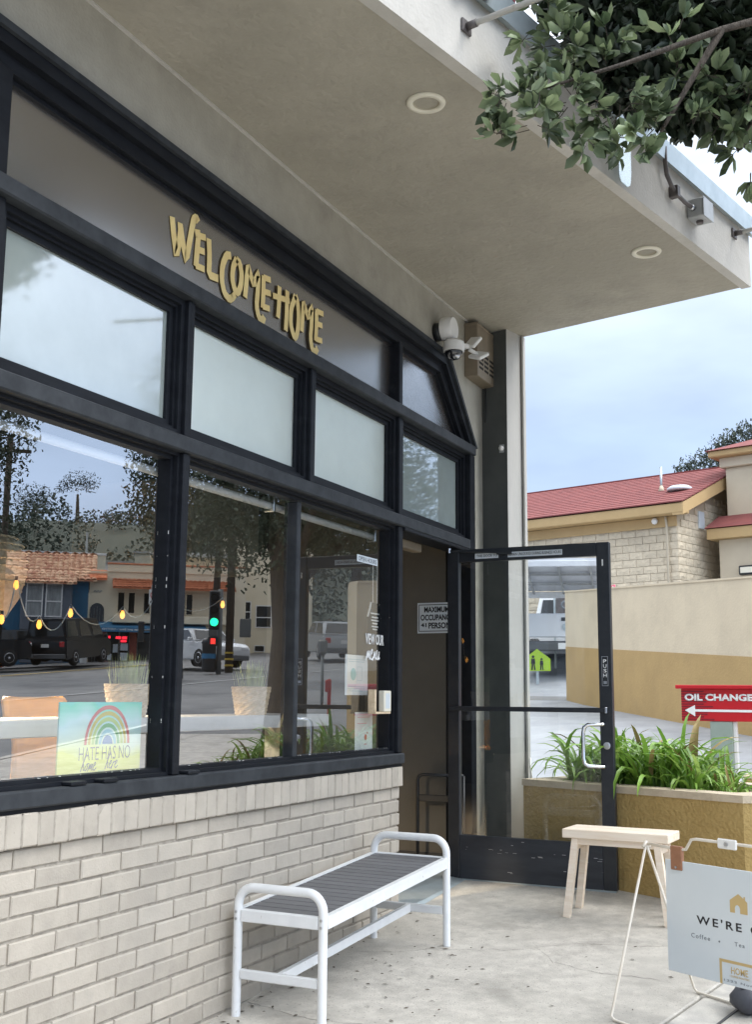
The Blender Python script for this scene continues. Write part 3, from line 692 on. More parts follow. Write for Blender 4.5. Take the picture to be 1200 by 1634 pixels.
MB().tube([(.17,.18,-.085),(.21,.235,-.11)], .014, 10).build('knuckle', M['white_plastic'], cmr, True)
wl = thing('wall_bell', 'small pale sensor on the dark pier face below the vent box', 'sensor', (.165,1.42,2.93))
mb = MB(); mb.lathe([(.018,0),(.018,-.02),(.008,-.03)], 14, (0,0,0), 'y'); mb.build('body', M['white_plastic'], wl, True); MB().cbox(-.02,.02,-.004,.0,-.03,.03,.002).build('plate', M['box_grey'], wl)
cable = MB().tube([(.03,1.452,3.42),(.032,1.45,3.3),(.036,1.448,3.22),(.03,1.447,3.14)], .006, 8).build('dangling_cable', M['dark_plastic'], None, True)
tag(cable, 'short black cable dangling under the tan vent box', 'cable')
wire = MB().tube([(.287,1.60,.75),(.30,1.585,.62),(.285,1.59,.5),(.315,1.57,.35),(.325,1.565,.2),(.30,1.57,.03)], .008, 8).build('loose_cable', M['white_plastic'], None, True)
tag(wire, 'loose white cable hanging down the foot of the pale pier', 'cable')

# junction box and conduit on the fascia
def fp(s, off, z): return Vector(fas(s, off, z))
yaw = math.atan2(cd.y, cd.x)
jb = thing('junction_box', 'grey electrical box with a rusty bent conduit on the canopy edge', 'electrical box', tuple(fp(-.92,.012,3.985)), yaw)
MB().cbox(-.07,.07,-.10,-.0,-.055,.06,.006).build('box', M['box_grey'], jb)
MB().cbox(-.073,.073,-.106,-.101,-.058,.063,.003).build('cover', M['box_grey'], jb)
MB().lathe([(.02,-.072),(.02,-.055)], 14, (0,-.05,0)).build('plug', M['conduit'], jb)
MB().tube([(-.07,-.04,.0),(-.10,-.04,.0)], .017, 12).build('connector', M['metal'], jb, True)
MB().tube([(-.10,-.04,.0),(-.18,-.038,.0),(-.27,-.035,.012),(-.35,-.033,.04),(-.405,-.032,.085),(-.425,-.034,.15),(-.43,-.036,.24)], .0125, 12).build('conduit', M['conduit'], jb, True)
MB().cbox(-.315,-.275,-.055,-.0,-.012,.055,.003).build('strap', M['conduit'], jb)
# awning stays: a rod bolted to the fascia at each end
for s, z, lb, ln in ((-3.29,3.995,'pale rusted steel rod sticking out from the canopy edge behind the leaves',1.25), (-.26,4.085,'short grey stay rod at the outer corner of the canopy',.9)):
    st = thing('stay_rod', lb, 'rod', tuple(fp(s,.012,z)), yaw, 'stay rods on the canopy edge')
    MB().cbox(-.035,.035,-.012,0,-.03,.03,.003).build('bracket', M['conduit'], st)
    MB().tube([(0,-.012,0),(.0,-.06,0)], .017, 12).build('rusty_end', M['conduit'], st, True)
    MB().tube([(0,-.06,0),(ln*.08,-ln,.03)], .0135, 12).build('rod', M['pole_grey'], st, True)
bn = thing('awning_flap', 'maroon scalloped cloth corner hanging over the canopy edge at the top', 'awning', tuple(fp(-3.22,.03,4.13)), yaw)
mb = MB(); 
for k in range(6):
    a0, a1 = -.30+k*.06, -.30+(k+1)*.06
    w0, w1 = .012*math.sin(k*1.7), .012*math.sin((k+1)*1.7)
    mb.add([(a0,-.05+w0,.3),(a1,-.05+w1,.3),(a1,-.05+w1,.01+.03*(k%2)),(a0,-.05+w0,.01+.03*((k+1)%2)),(a0,-.042+w0,.3),(a1,-.042+w1,.3),(a1,-.042+w1,.01+.03*(k%2)),(a0,-.042+w0,.01+.03*((k+1)%2))], [(0,3,2,1),(4,5,6,7),(3,7,6,2)])
mb.build('cloth', M['maroon'], bn)
MB().cbox(-.32,.07,-.055,-.035,.29,.31,.002).build('batten', M['maroon'], bn)
# gutter strap of clear plastic
gs = thing('plastic_strap', 'strip of clear plastic sheet hanging off the canopy edge under the leaves', 'plastic sheet', tuple(fp(-1.87,.03,3.83)), yaw)
mb = MB(); n = 9
pts = [(-.07,.0),(-.06,-.025),(-.03,-.035),(.03,-.03),(.06,-.01),(.075,.05),(.078,.33),(-.078,.33)]
mb.prism([(a,-.02,b) for a,b in pts], (0,-.003,0)).build('sheet', M['plastic_sheet'], gs)
MB().tube([(-.072,-.022,.33),(-.072,-.022,.0),(-.05,-.022,-.03),(.02,-.022,-.034)], .003, 6).build('rim', M['galv'], gs, True)
# overhead cables by the canopy
for k, (x, y, dx) in enumerate(((.196,1.70,.006),(.246,1.70,.004),(.212,1.69,.020))):
    pts = [(x+dx*math.sin(i*1.3), y, 4.19+i*.25) for i in range(22)]
    c = MB().tube(pts, .011, 6).build('service_cable', M['maroon' if k == 2 else 'bag_grey'], None, True)
    tag(c, ('leftmost dark service cable rising over the canopy','rightmost dark service cable rising over the canopy','maroon service cable between two dark cables over the canopy')[k], 'cable', 'service cables above the canopy')

# ------------------------------------------------------------------ white bench with grey slats
BC = Vector((.284,-1.185)); brz = R(-1.6); slope = math.atan(.07)
bench = thing('bench', 'white metal bench with grey slatted seat against the painted brick wall', 'bench', (BC.x, BC.y, G(*BC)), brz)
bench.rotation_euler = (0, 0, brz)
hl, hw, hs, ha = .645, .209, .437, .527
sk = lambda y: .07*y                       # the bench stands on the slope
def bp(x, y, z): return (x, y, z+sk(y))
for y in (-hl, hl):
    lg = MB()
    rad = .075; pts = [bp(-hw,y,.0)]
    pts += [bp(-hw,y,ha-rad)] + [bp(-hw+rad-rad*math.cos(a), y, ha-rad+rad*math.sin(a)) for a in [k*math.pi/16 for k in range(1,9)]]
    pts += [bp(hw-rad+rad*math.sin(a), y, ha-rad+rad*math.cos(a)) for a in [k*math.pi/16 for k in range(0,9)]] + [bp(hw,y,.0)]
    lg.tube(pts, .0195, 14); smooth_auto(lg.build('leg_hoop', M['white_paint'], bench))
    MB().cbox(-hw+.019,hw-.019,y-.014,y+.014,hs-.052+sk(y),hs+sk(y),.004).build('end_rail', M['white_paint'], bench)
    MB().cbox(-hw+.019,hw-.019,y-.011,y+.011,.152+sk(y),.192+sk(y),.004).build('cross_bar', M['white_paint'], bench)
    for x in (-hw, hw):
        mb = MB()
        for z in (hs-.012, hs-.040): mb.lathe([(.006,0),(.006,(.022 if y>0 else -.022))], 8, bp(x,y,z), 'y')
        mb.build('bolts', M['metal'], bench, kind='stuff')
for x in (-hw, hw):
    MB().bar(bp(x,-hl+.0195,hs-.026), bp(x,hl-.0195,hs-.026), .026, .052).build('side_rail', M['white_paint'], bench)
MB().bar(bp(0,-hl+.0115,.172), bp(0,hl-.0115,.172), .022, .040).build('stretcher', M['white_paint'], bench)
ns = 19; sw = (2*hl-.03)/ns
slm = MB().cbox(-hw+.0135,hw-.0135,-sw/2+.0042,sw/2-.0042,-.012,.0,.002).mesh('slat', M['slat_grey'])
for i in range(ns):
    y = -hl+.015+(i+.5)*sw; link('slat', slm, bench, bp(0,y,hs-.0035), (math.atan(.07),0,0))

# ------------------------------------------------------------------ pine stool
st = thing('stool', 'small unpainted pine bench stool in front of the open door and planter', 'stool', (1.212,.318,G(1.212,.318)), R(-2.5))
sc_ = math.radians(0)
zt_ = .468
MB().cbox(-.297,.297,-.132,-.004,zt_-.048,zt_,.004).build('seat_plank', M['pine'], st)
MB().cbox(-.297,.297,-.0005,.132,zt_-.048,zt_,.004).build('seat_plank', M['pine'], st)
for sy in (-.095,.095): MB().cbox(-.215,.215,sy-.011,sy+.011,zt_-.083,zt_-.0485,.002).build('apron', M['pine'], st)
for sx in (-1,1):
    for sy in (-1,1):
        gz_ = G(1.212+sx*.27, .318+sy*.12) - G(1.212,.318)
        MB().bar((sx*.228,sy*.095,zt_-.049),(sx*.282,sy*.112,gz_+.001),.042,.036,(1,0,0)).build('leg', M['pine'], st)
    MB().bar((sx*.232,-.075,zt_-.09),(sx*.232,.075,zt_-.09),.02,.04).build('leg_rail', M['pine'], st)

# ------------------------------------------------------------------ A-frame sign
ae = Vector((.873,-.487)); ae.normalize(); an = Vector((-.487,-.873)); an.normalize()
ap = Vector((1.647,-1.055,.54)); WA = 1.06
af = thing('sandwich_board', 'white sandwich board on a cream wire frame by the pine stool', 'sign', (ap.x, ap.y, G(ap.x,ap.y)), math.atan2(ae.y, ae.x))
zA = .54 - G(ap.x, ap.y); 
gl = lambda u, v: G(ap.x+ae.x*u-an.x*v, ap.y+ae.y*u-an.y*v) - G(ap.x, ap.y)       # local y = away from the viewer (-an)
for v0, nm in ((-.275,'front_frame'), (.262,'back_frame')):
    u0 = .03 if v0 < 0 else .02
    pts = [(0,0,zA), (u0,v0,gl(u0,v0)+.02), (u0+.015,v0,gl(u0,v0)+.007), (WA-.03,v0,gl(WA,v0)+.007), (WA,0,zA)]
    MB().tube(pts, .0058, 10).build(nm, M['cream_metal'], af, True)
pts = [(0,0,zA),(.19,0,zA-.006),(.215,0,zA-.003),(.245,0,zA+.040),(.27,0,zA+.045),(.79,0,zA+.045),(.815,0,zA+.040),(.845,0,zA-.003),(.87,0,zA-.006),(WA,0,zA)]
MB().tube(pts, .0062, 10).build('top_bar', M['cream_metal'], af, True)
for u in (0, WA): MB().tube([(u,-.02,zA-.014),(u,.0,zA+.006),(u,.02,zA-.014)], .0085, 10).build('hinge_clip', M['cream_metal'], af, True)
MB().cbox(.384,.478,-.012,-.002,zA+.022,zA+.062,.008).build('handle_plate', M['white_plastic'], af)
MB().lathe([(.008,0),(.008,-.006)], 14, (.43,-.012,zA+.042), 'y').build('screw', M['metal'], af)
b0, b1 = .487-G(ap.x,ap.y), .037-G(ap.x,ap.y)
MB().cbox(.105,.955,-.004,.004,b1,b0,.0015).build('board', M['white_board'], af)
for u in (.138,.865):
    MB().cbox(u,u+.060,-.010,.010,b0-.038,zA+.006,.003).build('leather_clip', M['leather'], af)
    MB().lathe([(.005,0),(.005,-.003)], 10, (u+.030,-.010,b0-.026), 'y').build('rivet', M['metal'], af)
gz0 = -G(ap.x, ap.y)
T = lambda s, w, u, z, h, m, b=0, sp=1.0: text('board_lettering', s, M[m], af, (u,-.0042,z+gz0), (1,0,0), (0,0,1), w, h, bold=b, spacing=sp, depth=.0008)
T("WE'RE OPEN", .452, .262, .2485, .034, 'black_text', .016, 1.35)
T('Coffee', .094, .232, .190, .018, 'grey_text', .0, 1.3); T('Tea', .047, .446, .191, .016, 'grey_text', 0, 1.3); T('Treats', .10, .70, .190, .018, 'grey_text', 0, 1.3)
for u in (.372,.60): MB().lathe([(.004,0),(.004,-.0008)], 10, (u,-.0042,.196+gz0), 'y').build('board_dot', M['grey_text'], af)
mb = MB(); hp = [(.431,.319),(.454,.319),(.454,.338),(.458,.347),(.4665,.351),(.475,.347),(.479,.338),(.479,.319),(.514,.319),(.514,.366),(.504,.373),(.504,.386),(.4975,.386),(.4975,.378),(.4725,.394),(.431,.366)]
mb.prism([(a,-.0042,b+gz0) for a,b in hp], (0,-.0008,0)).build('house_emblem', M['gold_print'], af)
mb = MB()
for a,b,c,d in ((.369,.380,.0375,.1325),(.680,.691,.0375,.1325),(.3802,.6798,.1215,.1325)): mb.box(a,b,-.0050,-.0042,c+gz0,d+gz0)
mb.build('gold_border', M['gold_print'], af)
T('HOME', .080, .424, .083, .026, 'gold_print', .01); T('- COFFEE ROASTERS -', .10, .415, .070, .007, 'gold_print'); T('1222 Noriega St', .235, .388, .047, .011, 'grey_text', 0, 1.2)
# weight bag lying on the foot bar
bx, by = 2.047, -1.02
bag = thing('weight_bag', 'dark grey quilted weight bag slumped on the foot bar of the sandwich board', 'bag', (bx, by, G(bx,by)))
mb = MB(); nu, nv = 20, 12; vs = []; rr = random.Random(1)
for j in range(nv+1):
    ph = math.pi*j/nv
    for i in range(nu):
        th = 2*math.pi*i/nu; w = 1+.05*math.sin(5*th+2*ph)+.06*abs(math.sin(6*ph))
        vs.append((.075*w*math.sin(ph)*math.cos(th), .085*w*math.sin(ph)*math.sin(th), .058+.058*math.cos(ph)*(1+.08*math.sin(3*th))))
mb.add(vs, [(j*nu+i, (j+1)*nu+i, (j+1)*nu+(i+1)%nu, j*nu+(i+1)%nu) for j in range(nv) for i in range(nu)]); mb.build('body', M['bag_grey'], bag, True)
MB().tube([(-.02,-.05,.108),(-.01,-.03,.128),(.01,.03,.128),(.02,.05,.108)], .009, 8).build('handle', M['bag_grey'], bag, True)

# ------------------------------------------------------------------ planter with strap-leaved plants
pf = Vector((.921,-.389)).normalized(); pb = Vector((-pf.y, pf.x)); p0 = Vector((.36,1.218)); PL = 1.655; ZT = .632; PD = .95
def pp(u, v, z): p = p0 + pf*u + pb*v; return (p.x, p.y, z)
pl = thing('planter', 'ochre rough stucco planter wall with a pale cap behind the open door', 'planter', (0,0,0))
mb = MB()
th = .16
ring_o = [(0,0),(PL-.05,0),(PL,.05),(PL,PD),(0,PD)]; ring_i = [(th,th),(PL-th-.03,th),(PL-th,th+.05),(PL-th,PD-th),(th,PD-th)]
def wallring(mb, z0, z1, ro, ri):
    n = len(ro); vs = [pp(*a, z0) for a in ro]+[pp(*a, z1) for a in ro]+[pp(*a, z1) for a in ri]+[pp(*a, z0) for a in ri]
    fs = []
    for i in range(n): k=(i+1)%n; fs += [(i,k,n+k,n+i),(n+i,n+k,2*n+k,2*n+i),(2*n+i,2*n+k,3*n+k,3*n+i),(3*n+i,3*n+k,k,i)]
    return mb.add(vs, fs)
wallring(mb, -.2, ZT-.042, ring_o, ring_i).build('wall', M['planter_ochre'], pl)
ro = [(a-.006*(a<.1)+.006*(a>1), b-.008*(b<.01)+.006*(b>.5)) for a,b in ring_o]
wallring(MB(), ZT-.0418, ZT, ro, [(a,b) for a,b in ring_i]).build('cap', M['planter_cap'], pl)
MB().prism([pp(th-.01,th-.01,ZT-.09), pp(PL-th+.01,th-.01,ZT-.09), pp(PL-th+.01,PD-th+.01,ZT-.09), pp(th-.01,PD-th+.01,ZT-.09)], (0,0,.03)).build('soil', M['soil'], pl)
def strap(L_, w, a0, droop, tw, seed):
    """arching strap leaf, folded along the midrib"""
    n = 7; pts = []; x = z = 0; a = a0; r = random.Random(seed)
    mb = MB(); rows = []
    for i in range(n+1):
        t = i/n; ww = w*(1-.75*t**3)*(.75+.5*t if t < .5 else 1)
        if i == n: ww = .0008
        s = math.sin(tw*t)*ww*.3
        rows.append(((x,-ww/2,z+ww*.22+s),(x,0,z),(x,ww/2,z+ww*.22-s)))
        x += math.cos(a)*L_/n; z += math.sin(a)*L_/n; a -= droop*(.25+1.5*t)/n
    mb.add([p for r_ in rows for p in r_], [f for i in range(n) for f in ((3*i,3*i+3,3*i+4,3*i+1),(3*i+1,3*i+4,3*i+5,3*i+2))])
    return mb.mesh('leaf', M['leaf_strap_pale' if seed % 5 == 1 else 'leaf_strap_dead' if seed % 16 == 7 else 'leaf_strap'], True)
rs = random.Random(17)
straps = [strap(rs.uniform(.38,.57), rs.uniform(.026,.040), R(rs.uniform(58,84)), R(rs.uniform(95,205)), rs.uniform(-1,1), i) for i in range(16)]
plants = [(.14,.30),(.27,.55),(.42,.30),(.57,.48),(.70,.27),(.86,.50),(1.00,.29),(1.16,.42),(1.28,.30)]
desc = ['beside the pale pier','at the back of the planter behind the push bar','left of the pull handle','behind the pull handle at the back','just right of the door edge','at the back, right of the door edge','in the middle right of the planter in front','at the back below the red sign','at the right end under the red sign post']
for i, (u, v) in enumerate(plants):
    p = pp(u+.10, v, ZT-.065)
    t = thing('strap_leaf_plant', 'clump of green strap leaves ' + desc[i], 'plant', p, 0, 'strap-leaved plants in the planter')
    for k in range(33):
        a = rs.uniform(0, 2*math.pi)
        link('leaf', rs.choice(straps), t, (rs.gauss(0,.030), rs.gauss(0,.030), 0), (rs.gauss(0,.12), rs.uniform(-.25,.35), a)).scale = (lambda s: (s,s,s))(rs.uniform(.65,1.02)*(.52 if i in (7,8) else .85 if i==6 else 1.14))
mb = MB(); st_m = [m_ for m_ in straps]
for k in range(800):    # the shorter inner leaves nobody could count
    me = rs.choice(straps); a = rs.uniform(0,6.28); s = rs.uniform(.45,.88)*(.7 if k%3==0 else 1); u, v = rs.uniform(.2,PL-.5), rs.uniform(.2,PD-.2); o = Vector(pp(u,v,ZT-.065))
    mm = Matrix.Translation(o) @ Matrix.Rotation(a,4,'Z') @ Matrix.Rotation(rs.uniform(-.5,.3),4,'Y') @ Matrix.Scale(s,4)
    mb.add([mm @ vv.co for vv in me.vertices], [tuple(f.vertices) for f in me.polygons])
mb.build('short_leaves', M['leaf_strap'], None, True, kind='stuff')

# ------------------------------------------------------------------ red sign on its post
os_ = thing('direction_sign', 'red OIL CHANGE sign with a white arrow on a grey green post', 'sign', (1.12,5.0,G(1.12,5)))
zb_ = -G(1.12,5)
MB().cbox(-.385,1.5,-.06,.06,.962+zb_,1.262+zb_,.004).build('panel', M['sign_red'], os_)
MB().cbox(-.43,1.56,-.10,.10,1.2625+zb_,1.298+zb_,.004).build('cap', M['sign_red'], os_)
mb = MB()
for k in range(12):
    z = .972+k*.0235; w = .30-.1*abs(math.sin(k*1.9)); mb.box(-.384,-.384+w,-.0625,-.0601,z+zb_,z+.012+zb_)
mb.build('stripes', M['sign_red_dark'], os_, kind='stuff')
text('sign_lettering', 'OIL CHANGE', M['white_text'], os_, (-.352,-.0632,1.150+zb_), (1,0,0), (0,0,1), .622, .066, bold=.045, depth=.002)
MB().prism([(-.352,-.0645,1.062+zb_),(-.258,-.0645,1.005+zb_),(-.258,-.0645,1.049+zb_),(1.3,-.0645,1.046+zb_),(1.3,-.0645,1.068+zb_),(-.258,-.0645,1.071+zb_),(-.258,-.0645,1.110+zb_)], (0,.002,0)).build('arrow', M['white_text'], os_)
MB().cbox(-.128,.075,-.055,.055,-.15,.9615+zb_,.006).build('post', M['post_green'], os_)
MB().cbox(.0755,.11,-.03,.05,-.15,.9615+zb_,.004).build('post_edge', M['white_plastic'], os_)
# low ochre kerb wall behind the sign
lw = thing('low_wall', 'low ochre stub of planter wall at the right edge behind the sign post', 'wall', (1.62,4.6,G(1.62,4.6)))
MB().cbox(-.28,.9,-.15,.15,-.2,.20,.01).build('wall', M['planter_ochre'], lw); MB().cbox(-.285,.905,-.155,.155,.2005,.235,.01).build('cap', M['planter_cap'], lw)

# ------------------------------------------------------------------ inside the cafe
occ = thing('occupancy_sign', 'white MAXIMUM OCCUPANCY sign on the dark wall inside the doorway', 'sign', (-.375,1.147,1.60))
MB().cbox(0,.30,-.004,0,0,.212,.001).build('plate', M['white_board'], occ)
mb = MB()
for a,b,c,d in ((.010,.290,.012,.017),(.010,.290,.195,.200),(.010,.015,.0172,.1948),(.285,.290,.0172,.1948)): mb.box(a,b,-.0052,-.0042,c,d)
mb.build('border', M['black_text'], occ)
for s,u,z,w,h in (('MAXIMUM',.052,.144,.185,.040),('OCCUPANCY',.025,.088,.245,.042),('41',.027,.043,.042,.028),('PERSONS',.085,.032,.185,.042)): text('sign_lettering', s, M['black_text'], occ, (u,-.0042,z), (1,0,0), (0,0,1), w, h, bold=.03)
rk = thing('metal_rack', 'black metal tube rack standing inside the doorway', 'rack', (-.335,1.06,.03))
MB().tube([(0,0,0),(0,0,.585),(.012,0,.607),(.035,0,.615),(.33,0,.615)], .011, 10).build('frame', M['dark_plastic'], rk, True)
MB().cbox(.012,.33,-.012,.012,.44,.485,.003).build('rail', M['dark_plastic'], rk)
MB().tube([(.33,0,0),(.33,0,.615)], .011, 10).build('leg', M['dark_plastic'], rk, True)
co_ = thing('window_counter', 'long white bar counter running behind the window panes', 'counter', (-.38,-1.0,.028))
MB().cbox(-.42,0,-2.6,.835,.962,1.030,.004).build('top', M['white_paint'], co_)
for y in (-2.2,-.78,.60): MB().cbox(-.30,-.16,y,y+.14,0,.9615,.004).build('leg', M['box_grey'], co_)
# grey shelf box behind the counter
mat('pot', (.74,.60,.42), .85, col2=(.58,.45,.29), nscale=40)
for i, (y, lb) in enumerate(((-1.90,'woven pale basket with spiky green grass behind the rainbow poster'), (-.82,'woven pale basket with spiky green grass on the counter in the middle pane'))):
    t = thing('potted_grass', lb, 'potted plant', (-.52,y,1.0585), 0, 'baskets of grass on the counter')
    mb = MB(); nl, nw = 9, 26
    vs = []
    for j in range(nl*2+1):
        z = .150*j/(nl*2); r0 = .082+.026*z/.15
        for k in range(nw): vs.append(((r0+.0045*(1 if (j//2+k)%2 else -1)*(j%2))*math.cos(2*math.pi*k/nw), (r0+.0045*(1 if (j//2+k)%2 else -1)*(j%2))*math.sin(2*math.pi*k/nw), z))
    fs = [(j*nw+k, j*nw+(k+1)%nw, (j+1)*nw+(k+1)%nw, (j+1)*nw+k) for j in range(nl*2) for k in range(nw)] + [tuple(range(nw-1,-1,-1))]
    mb.add(vs, fs).build('basket', M['pot'], t)
    MB().lathe([(.001,.13),(.10,.13)], 20, cap=False).build('soil', M['soil'], t)
    mb = MB(); rg = random.Random(i)
    for k in range(150):
        a = rg.uniform(0,6.28); r0 = rg.uniform(0,.085); l = rg.uniform(.09,.17); x, y2 = r0*math.cos(a), r0*math.sin(a); ln = rg.gauss(0,.2)+r0*2.6
        tx, ty, tz = x+math.cos(a)*l*ln*.8, y2+math.sin(a)*l*ln*.8, .13+l; w = .0046
        mb.add([(x-math.sin(a)*w,y2+math.cos(a)*w,.12),(x+math.sin(a)*w,y2-math.cos(a)*w,.12),((x+tx)/2+math.sin(a)*w*.8,(y2+ty)/2-math.cos(a)*w*.8,.12+l*.58),((x+tx)/2-math.sin(a)*w*.8,(y2+ty)/2+math.cos(a)*w*.8,.12+l*.58),(tx,ty,tz)], [(0,1,2,3),(3,2,4)])
    if i == 0: mat('grass_tuft', (.26,.36,.10), .6, col2=(.42,.46,.18), nscale=14)
    mb.build('grass', M['grass_tuft'], t)
mat('chair_orange', (.78,.38,.06), .45, col2=(.72,.34,.05), nscale=3)
ch = thing('bar_chair', 'orange moulded bar chair standing behind the white counter', 'chair', (-.98,-2.0,.028))
mb = MB()
prof = [(-.02,.70,.20),(.20,.70,.205),(.235,.74,.165),(.245,.86,.15),(.255,.98,.155),(.265,1.03,.20),(.27,1.10,.212),(.272,1.118,.195)]
vs = []
for x, z, hw_ in prof:
    for k in range(9): a = -1+k/4; vs.append((-x+.25+(.035*a*a), hw_*a, z))
n9 = 9; fs = [(i*n9+k, i*n9+k+1, (i+1)*n9+k+1, (i+1)*n9+k) for i in range(len(prof)-1) for k in range(8)]
mb.add(vs, fs); sh = mb.build('shell', M['chair_orange'], ch, True); md = sh.modifiers.new('thickness','SOLIDIFY'); md.thickness = .014
for sx in (.22,-.02):
    for sy in (-.16,.16): MB().tube([(sx*.8+.02,sy*.8,.70),(sx*1.2+.02,sy*1.15,0)], .012, 8).build('leg', M['dark_plastic'], ch, True)
MB().cbox(-.015,.275,-.20,.20,.672,.70,.01).build('seat_pad', M['chair_orange'], ch)
# rainbow poster propped inside the glass
po = thing('rainbow_poster', 'bright rainbow poster reading HATE HAS NO home here propped inside the window', 'poster', (-.115,-2.59,.842))
pw, phh = .495, .288
m = bpy.data.materials.new('poster_print'); m.use_nodes = True; t_ = m.node_tree; p_ = t_.nodes['Principled BSDF']; p_.inputs['Roughness'].default_value = .6
tcn = t_.nodes.new('ShaderNodeTexCoord'); nz = t_.nodes.new('ShaderNodeTexNoise'); nz.inputs['Scale'].default_value = 4.2; nz.inputs['Detail'].default_value = 2
sx_ = t_.nodes.new('ShaderNodeSeparateXYZ'); t_.links.new(tcn.outputs['Object'], nz.inputs['Vector']); t_.links.new(tcn.outputs['Object'], sx_.inputs[0])
mr = t_.nodes.new('ShaderNodeMapRange'); mr.inputs[1].default_value = 0; mr.inputs[2].default_value = phh; t_.links.new(sx_.outputs[2], mr.inputs[0])
ad = t_.nodes.new('ShaderNodeMath'); ad.operation = 'MULTIPLY_ADD'; ad.inputs[1].default_value = .55; ad.inputs[2].default_value = -.28; t_.links.new(nz.outputs[0], ad.inputs[0])
a2 = t_.nodes.new('ShaderNodeMath'); a2.operation = 'ADD'; t_.links.new(ad.outputs[0], a2.inputs[0]); t_.links.new(mr.outputs[0], a2.inputs[1])
rp = t_.nodes.new('ShaderNodeValToRGB'); cr_ = rp.color_ramp; cr_.elements[0].color = (.84,.86,.16,1); cr_.elements[1].color = (.10,.66,.76,1)
for q, c_ in ((.34,(.82,.90,.20,1)),(.5,(.74,.90,.74,1)),(.72,(.60,.88,.92,1)),(.9,(.16,.74,.55,1))): e_ = cr_.elements.new(q); e_.color = c_
t_.links.new(a2.outputs[0], rp.inputs[0]); t_.links.new(rp.outputs[0], p_.inputs['Base Color'])
MB().cbox(0,.008,-pw/2,pw/2,0,phh,.001).build('sheet', m, po)
cols = [('rb_red',(.62,.13,.12)),('rb_yellow',(.62,.55,.10)),('rb_lime',(.50,.68,.20)),('rb_green',(.15,.48,.18)),('rb_sky',(.30,.62,.70)),('rb_blue',(.07,.22,.48))]
cy0, cz0 = .035, .128
for k, (nm, c_) in enumerate(cols):
    mat(nm, c_, .6); ro_, ri_ = 1-k*.155, 1-k*.155-.105
    if k == 5: ri_ = 0
    mb = MB(); W_, H_ = .138, .148; n = 20
    A_ = [(cy0+W_*ro_*math.cos(math.pi*i/n), cz0+H_*ro_*math.sin(math.pi*i/n)) for i in range(n+1)]
    B_ = [(cy0+W_*ri_*math.cos(math.pi*i/n), cz0+H_*ri_*math.sin(math.pi*i/n)) for i in range(n+1)]
    for i in range(n): mb.add([(.0088,*A_[i]),(.0088,*A_[i+1]),(.0088,*B_[i+1]),(.0088,*B_[i])], [(0,1,2,3)])
    mb.build('rainbow_band', M[nm], po)
text('poster_lettering', 'HATE HAS NO', M['grey_text'], po, (.0085,-.130,.070), (0,1,0), (0,0,1), .31, .050, depth=.0004, bold=-.012)
mb = MB(); w1 = script(mb, 'home', (.0085,-.118,.030), (0,1,0), (0,0,1), .036, .0032, .35); script(mb, 'here', (.0085,.025,.033), (0,1,0), (0,0,1), .036, .0032, .35); mb.build('poster_lettering', M['grey_text'], po)
mb = MB(); mb.box(.0085,.0088,-.015,.025,.005,.03); mb.build('poster_mark', M['rb_lime'], po); MB().box(.0085,.0088,.12,.15,.018,.024).build('poster_mark', M['rb_red'], po)
# notices on the narrow pane
no = thing('notice', 'pale paper notice with a teal drawing taped inside the narrow window', 'notice', (-.078,-.565,1.168))
MB().cbox(-.001,.001,0,.285,0,.222,.0004).build('sheet', M['white_paint'], no)
mat('teal_print', (.25,.50,.52), .7); mat('red_print', (.6,.06,.08), .7); mat('faint_print', (.48,.56,.58), .8)
mb = MB(); mb.lathe([(.034,0),(.034,.0005)], 20, (.0012,.10,.115), 'x'); mb.build('drawing', M['teal_print'], no)
mb = MB(); 
for a,b,c,d in ((.15,.21,.08,.083),(.15,.21,.155,.158),(.15,.153,.083,.155),(.207,.21,.083,.155)): mb.box(.0012,.0018,a,b,c,d)
mb.build('phone_outline', M['faint_print'], no)
mb = MB()
for z,a,b in ((.195,.03,.25),(.183,.04,.24),(.045,.04,.24),(.033,.03,.25),(.021,.05,.22)): mb.box(.0012,.0018,a,b,z,z+.004)
mb.build('print_lines', M['faint_print'], no, kind='stuff')
no2 = thing('notice', 'white paper sheet with a small red drawing low in the narrow window', 'notice', (-.078,-.435,.860))
MB().cbox(-.001,.001,0,.225,0,.215,.0004).build('sheet', M['white_paint'], no2)
mb = MB(); mb.lathe([(.017,0),(.017,.0006)], 14, (.0012,.135,.075), 'x'); mb.lathe([(.007,0),(.007,.0006)], 10, (.0012,.158,.098), 'x'); mb.box(.0012,.0018,.115,.15,.035,.039); mb.build('drawing', M['red_print'], no2)
mb = MB(); mb.box(.0012,.0018,.03,.19,.185,.188); mb.box(.0012,.0018,.03,.15,.15,.153); mb.build('print_lines', M['pink'], no2, kind='stuff')
hs_ = thing('hanging_sign', 'clear apron shaped sign with white writing hung on strings in the narrow window', 'sign', (-.105,-.225,1.52))
mb = MB(); mb.prism([(0,0,0),(0,.16,.02),(0,.19,.10),(0,.175,.15),(0,.155,.185),(0,.03,.185),(0,.012,.15),(0,-.01,.09)], (.003,0,0)).build('sheet', M['glass_plain'], hs_)
for a, b, c, d in ((.03,.185,-.012,.10),(.155,.185,.192,.11)): MB().tube([(.004,a,b),(.004,(a+c)/2+(.008 if a<.1 else -.003),(b+d)/2+.01),(.004,c,d)], .006, 8).build('edge', M['white_plastic'], hs_, True)
for a in (.06,.12): MB().tube([(.002,a,.185),(.002,a,.44)], .0018, 6).build('string', M['white_plastic'], hs_)
mb = MB()
for k,(z,w) in enumerate(((.118,.12),(.096,.09),(.078,.10),(.060,.07),(.042,.09),(.026,.06))): mb.box(.0036,.0042,.09-w/2,.09+w/2,z,z+.008)
mb.build('print_lines', M['white_text'], hs_, kind='stuff')
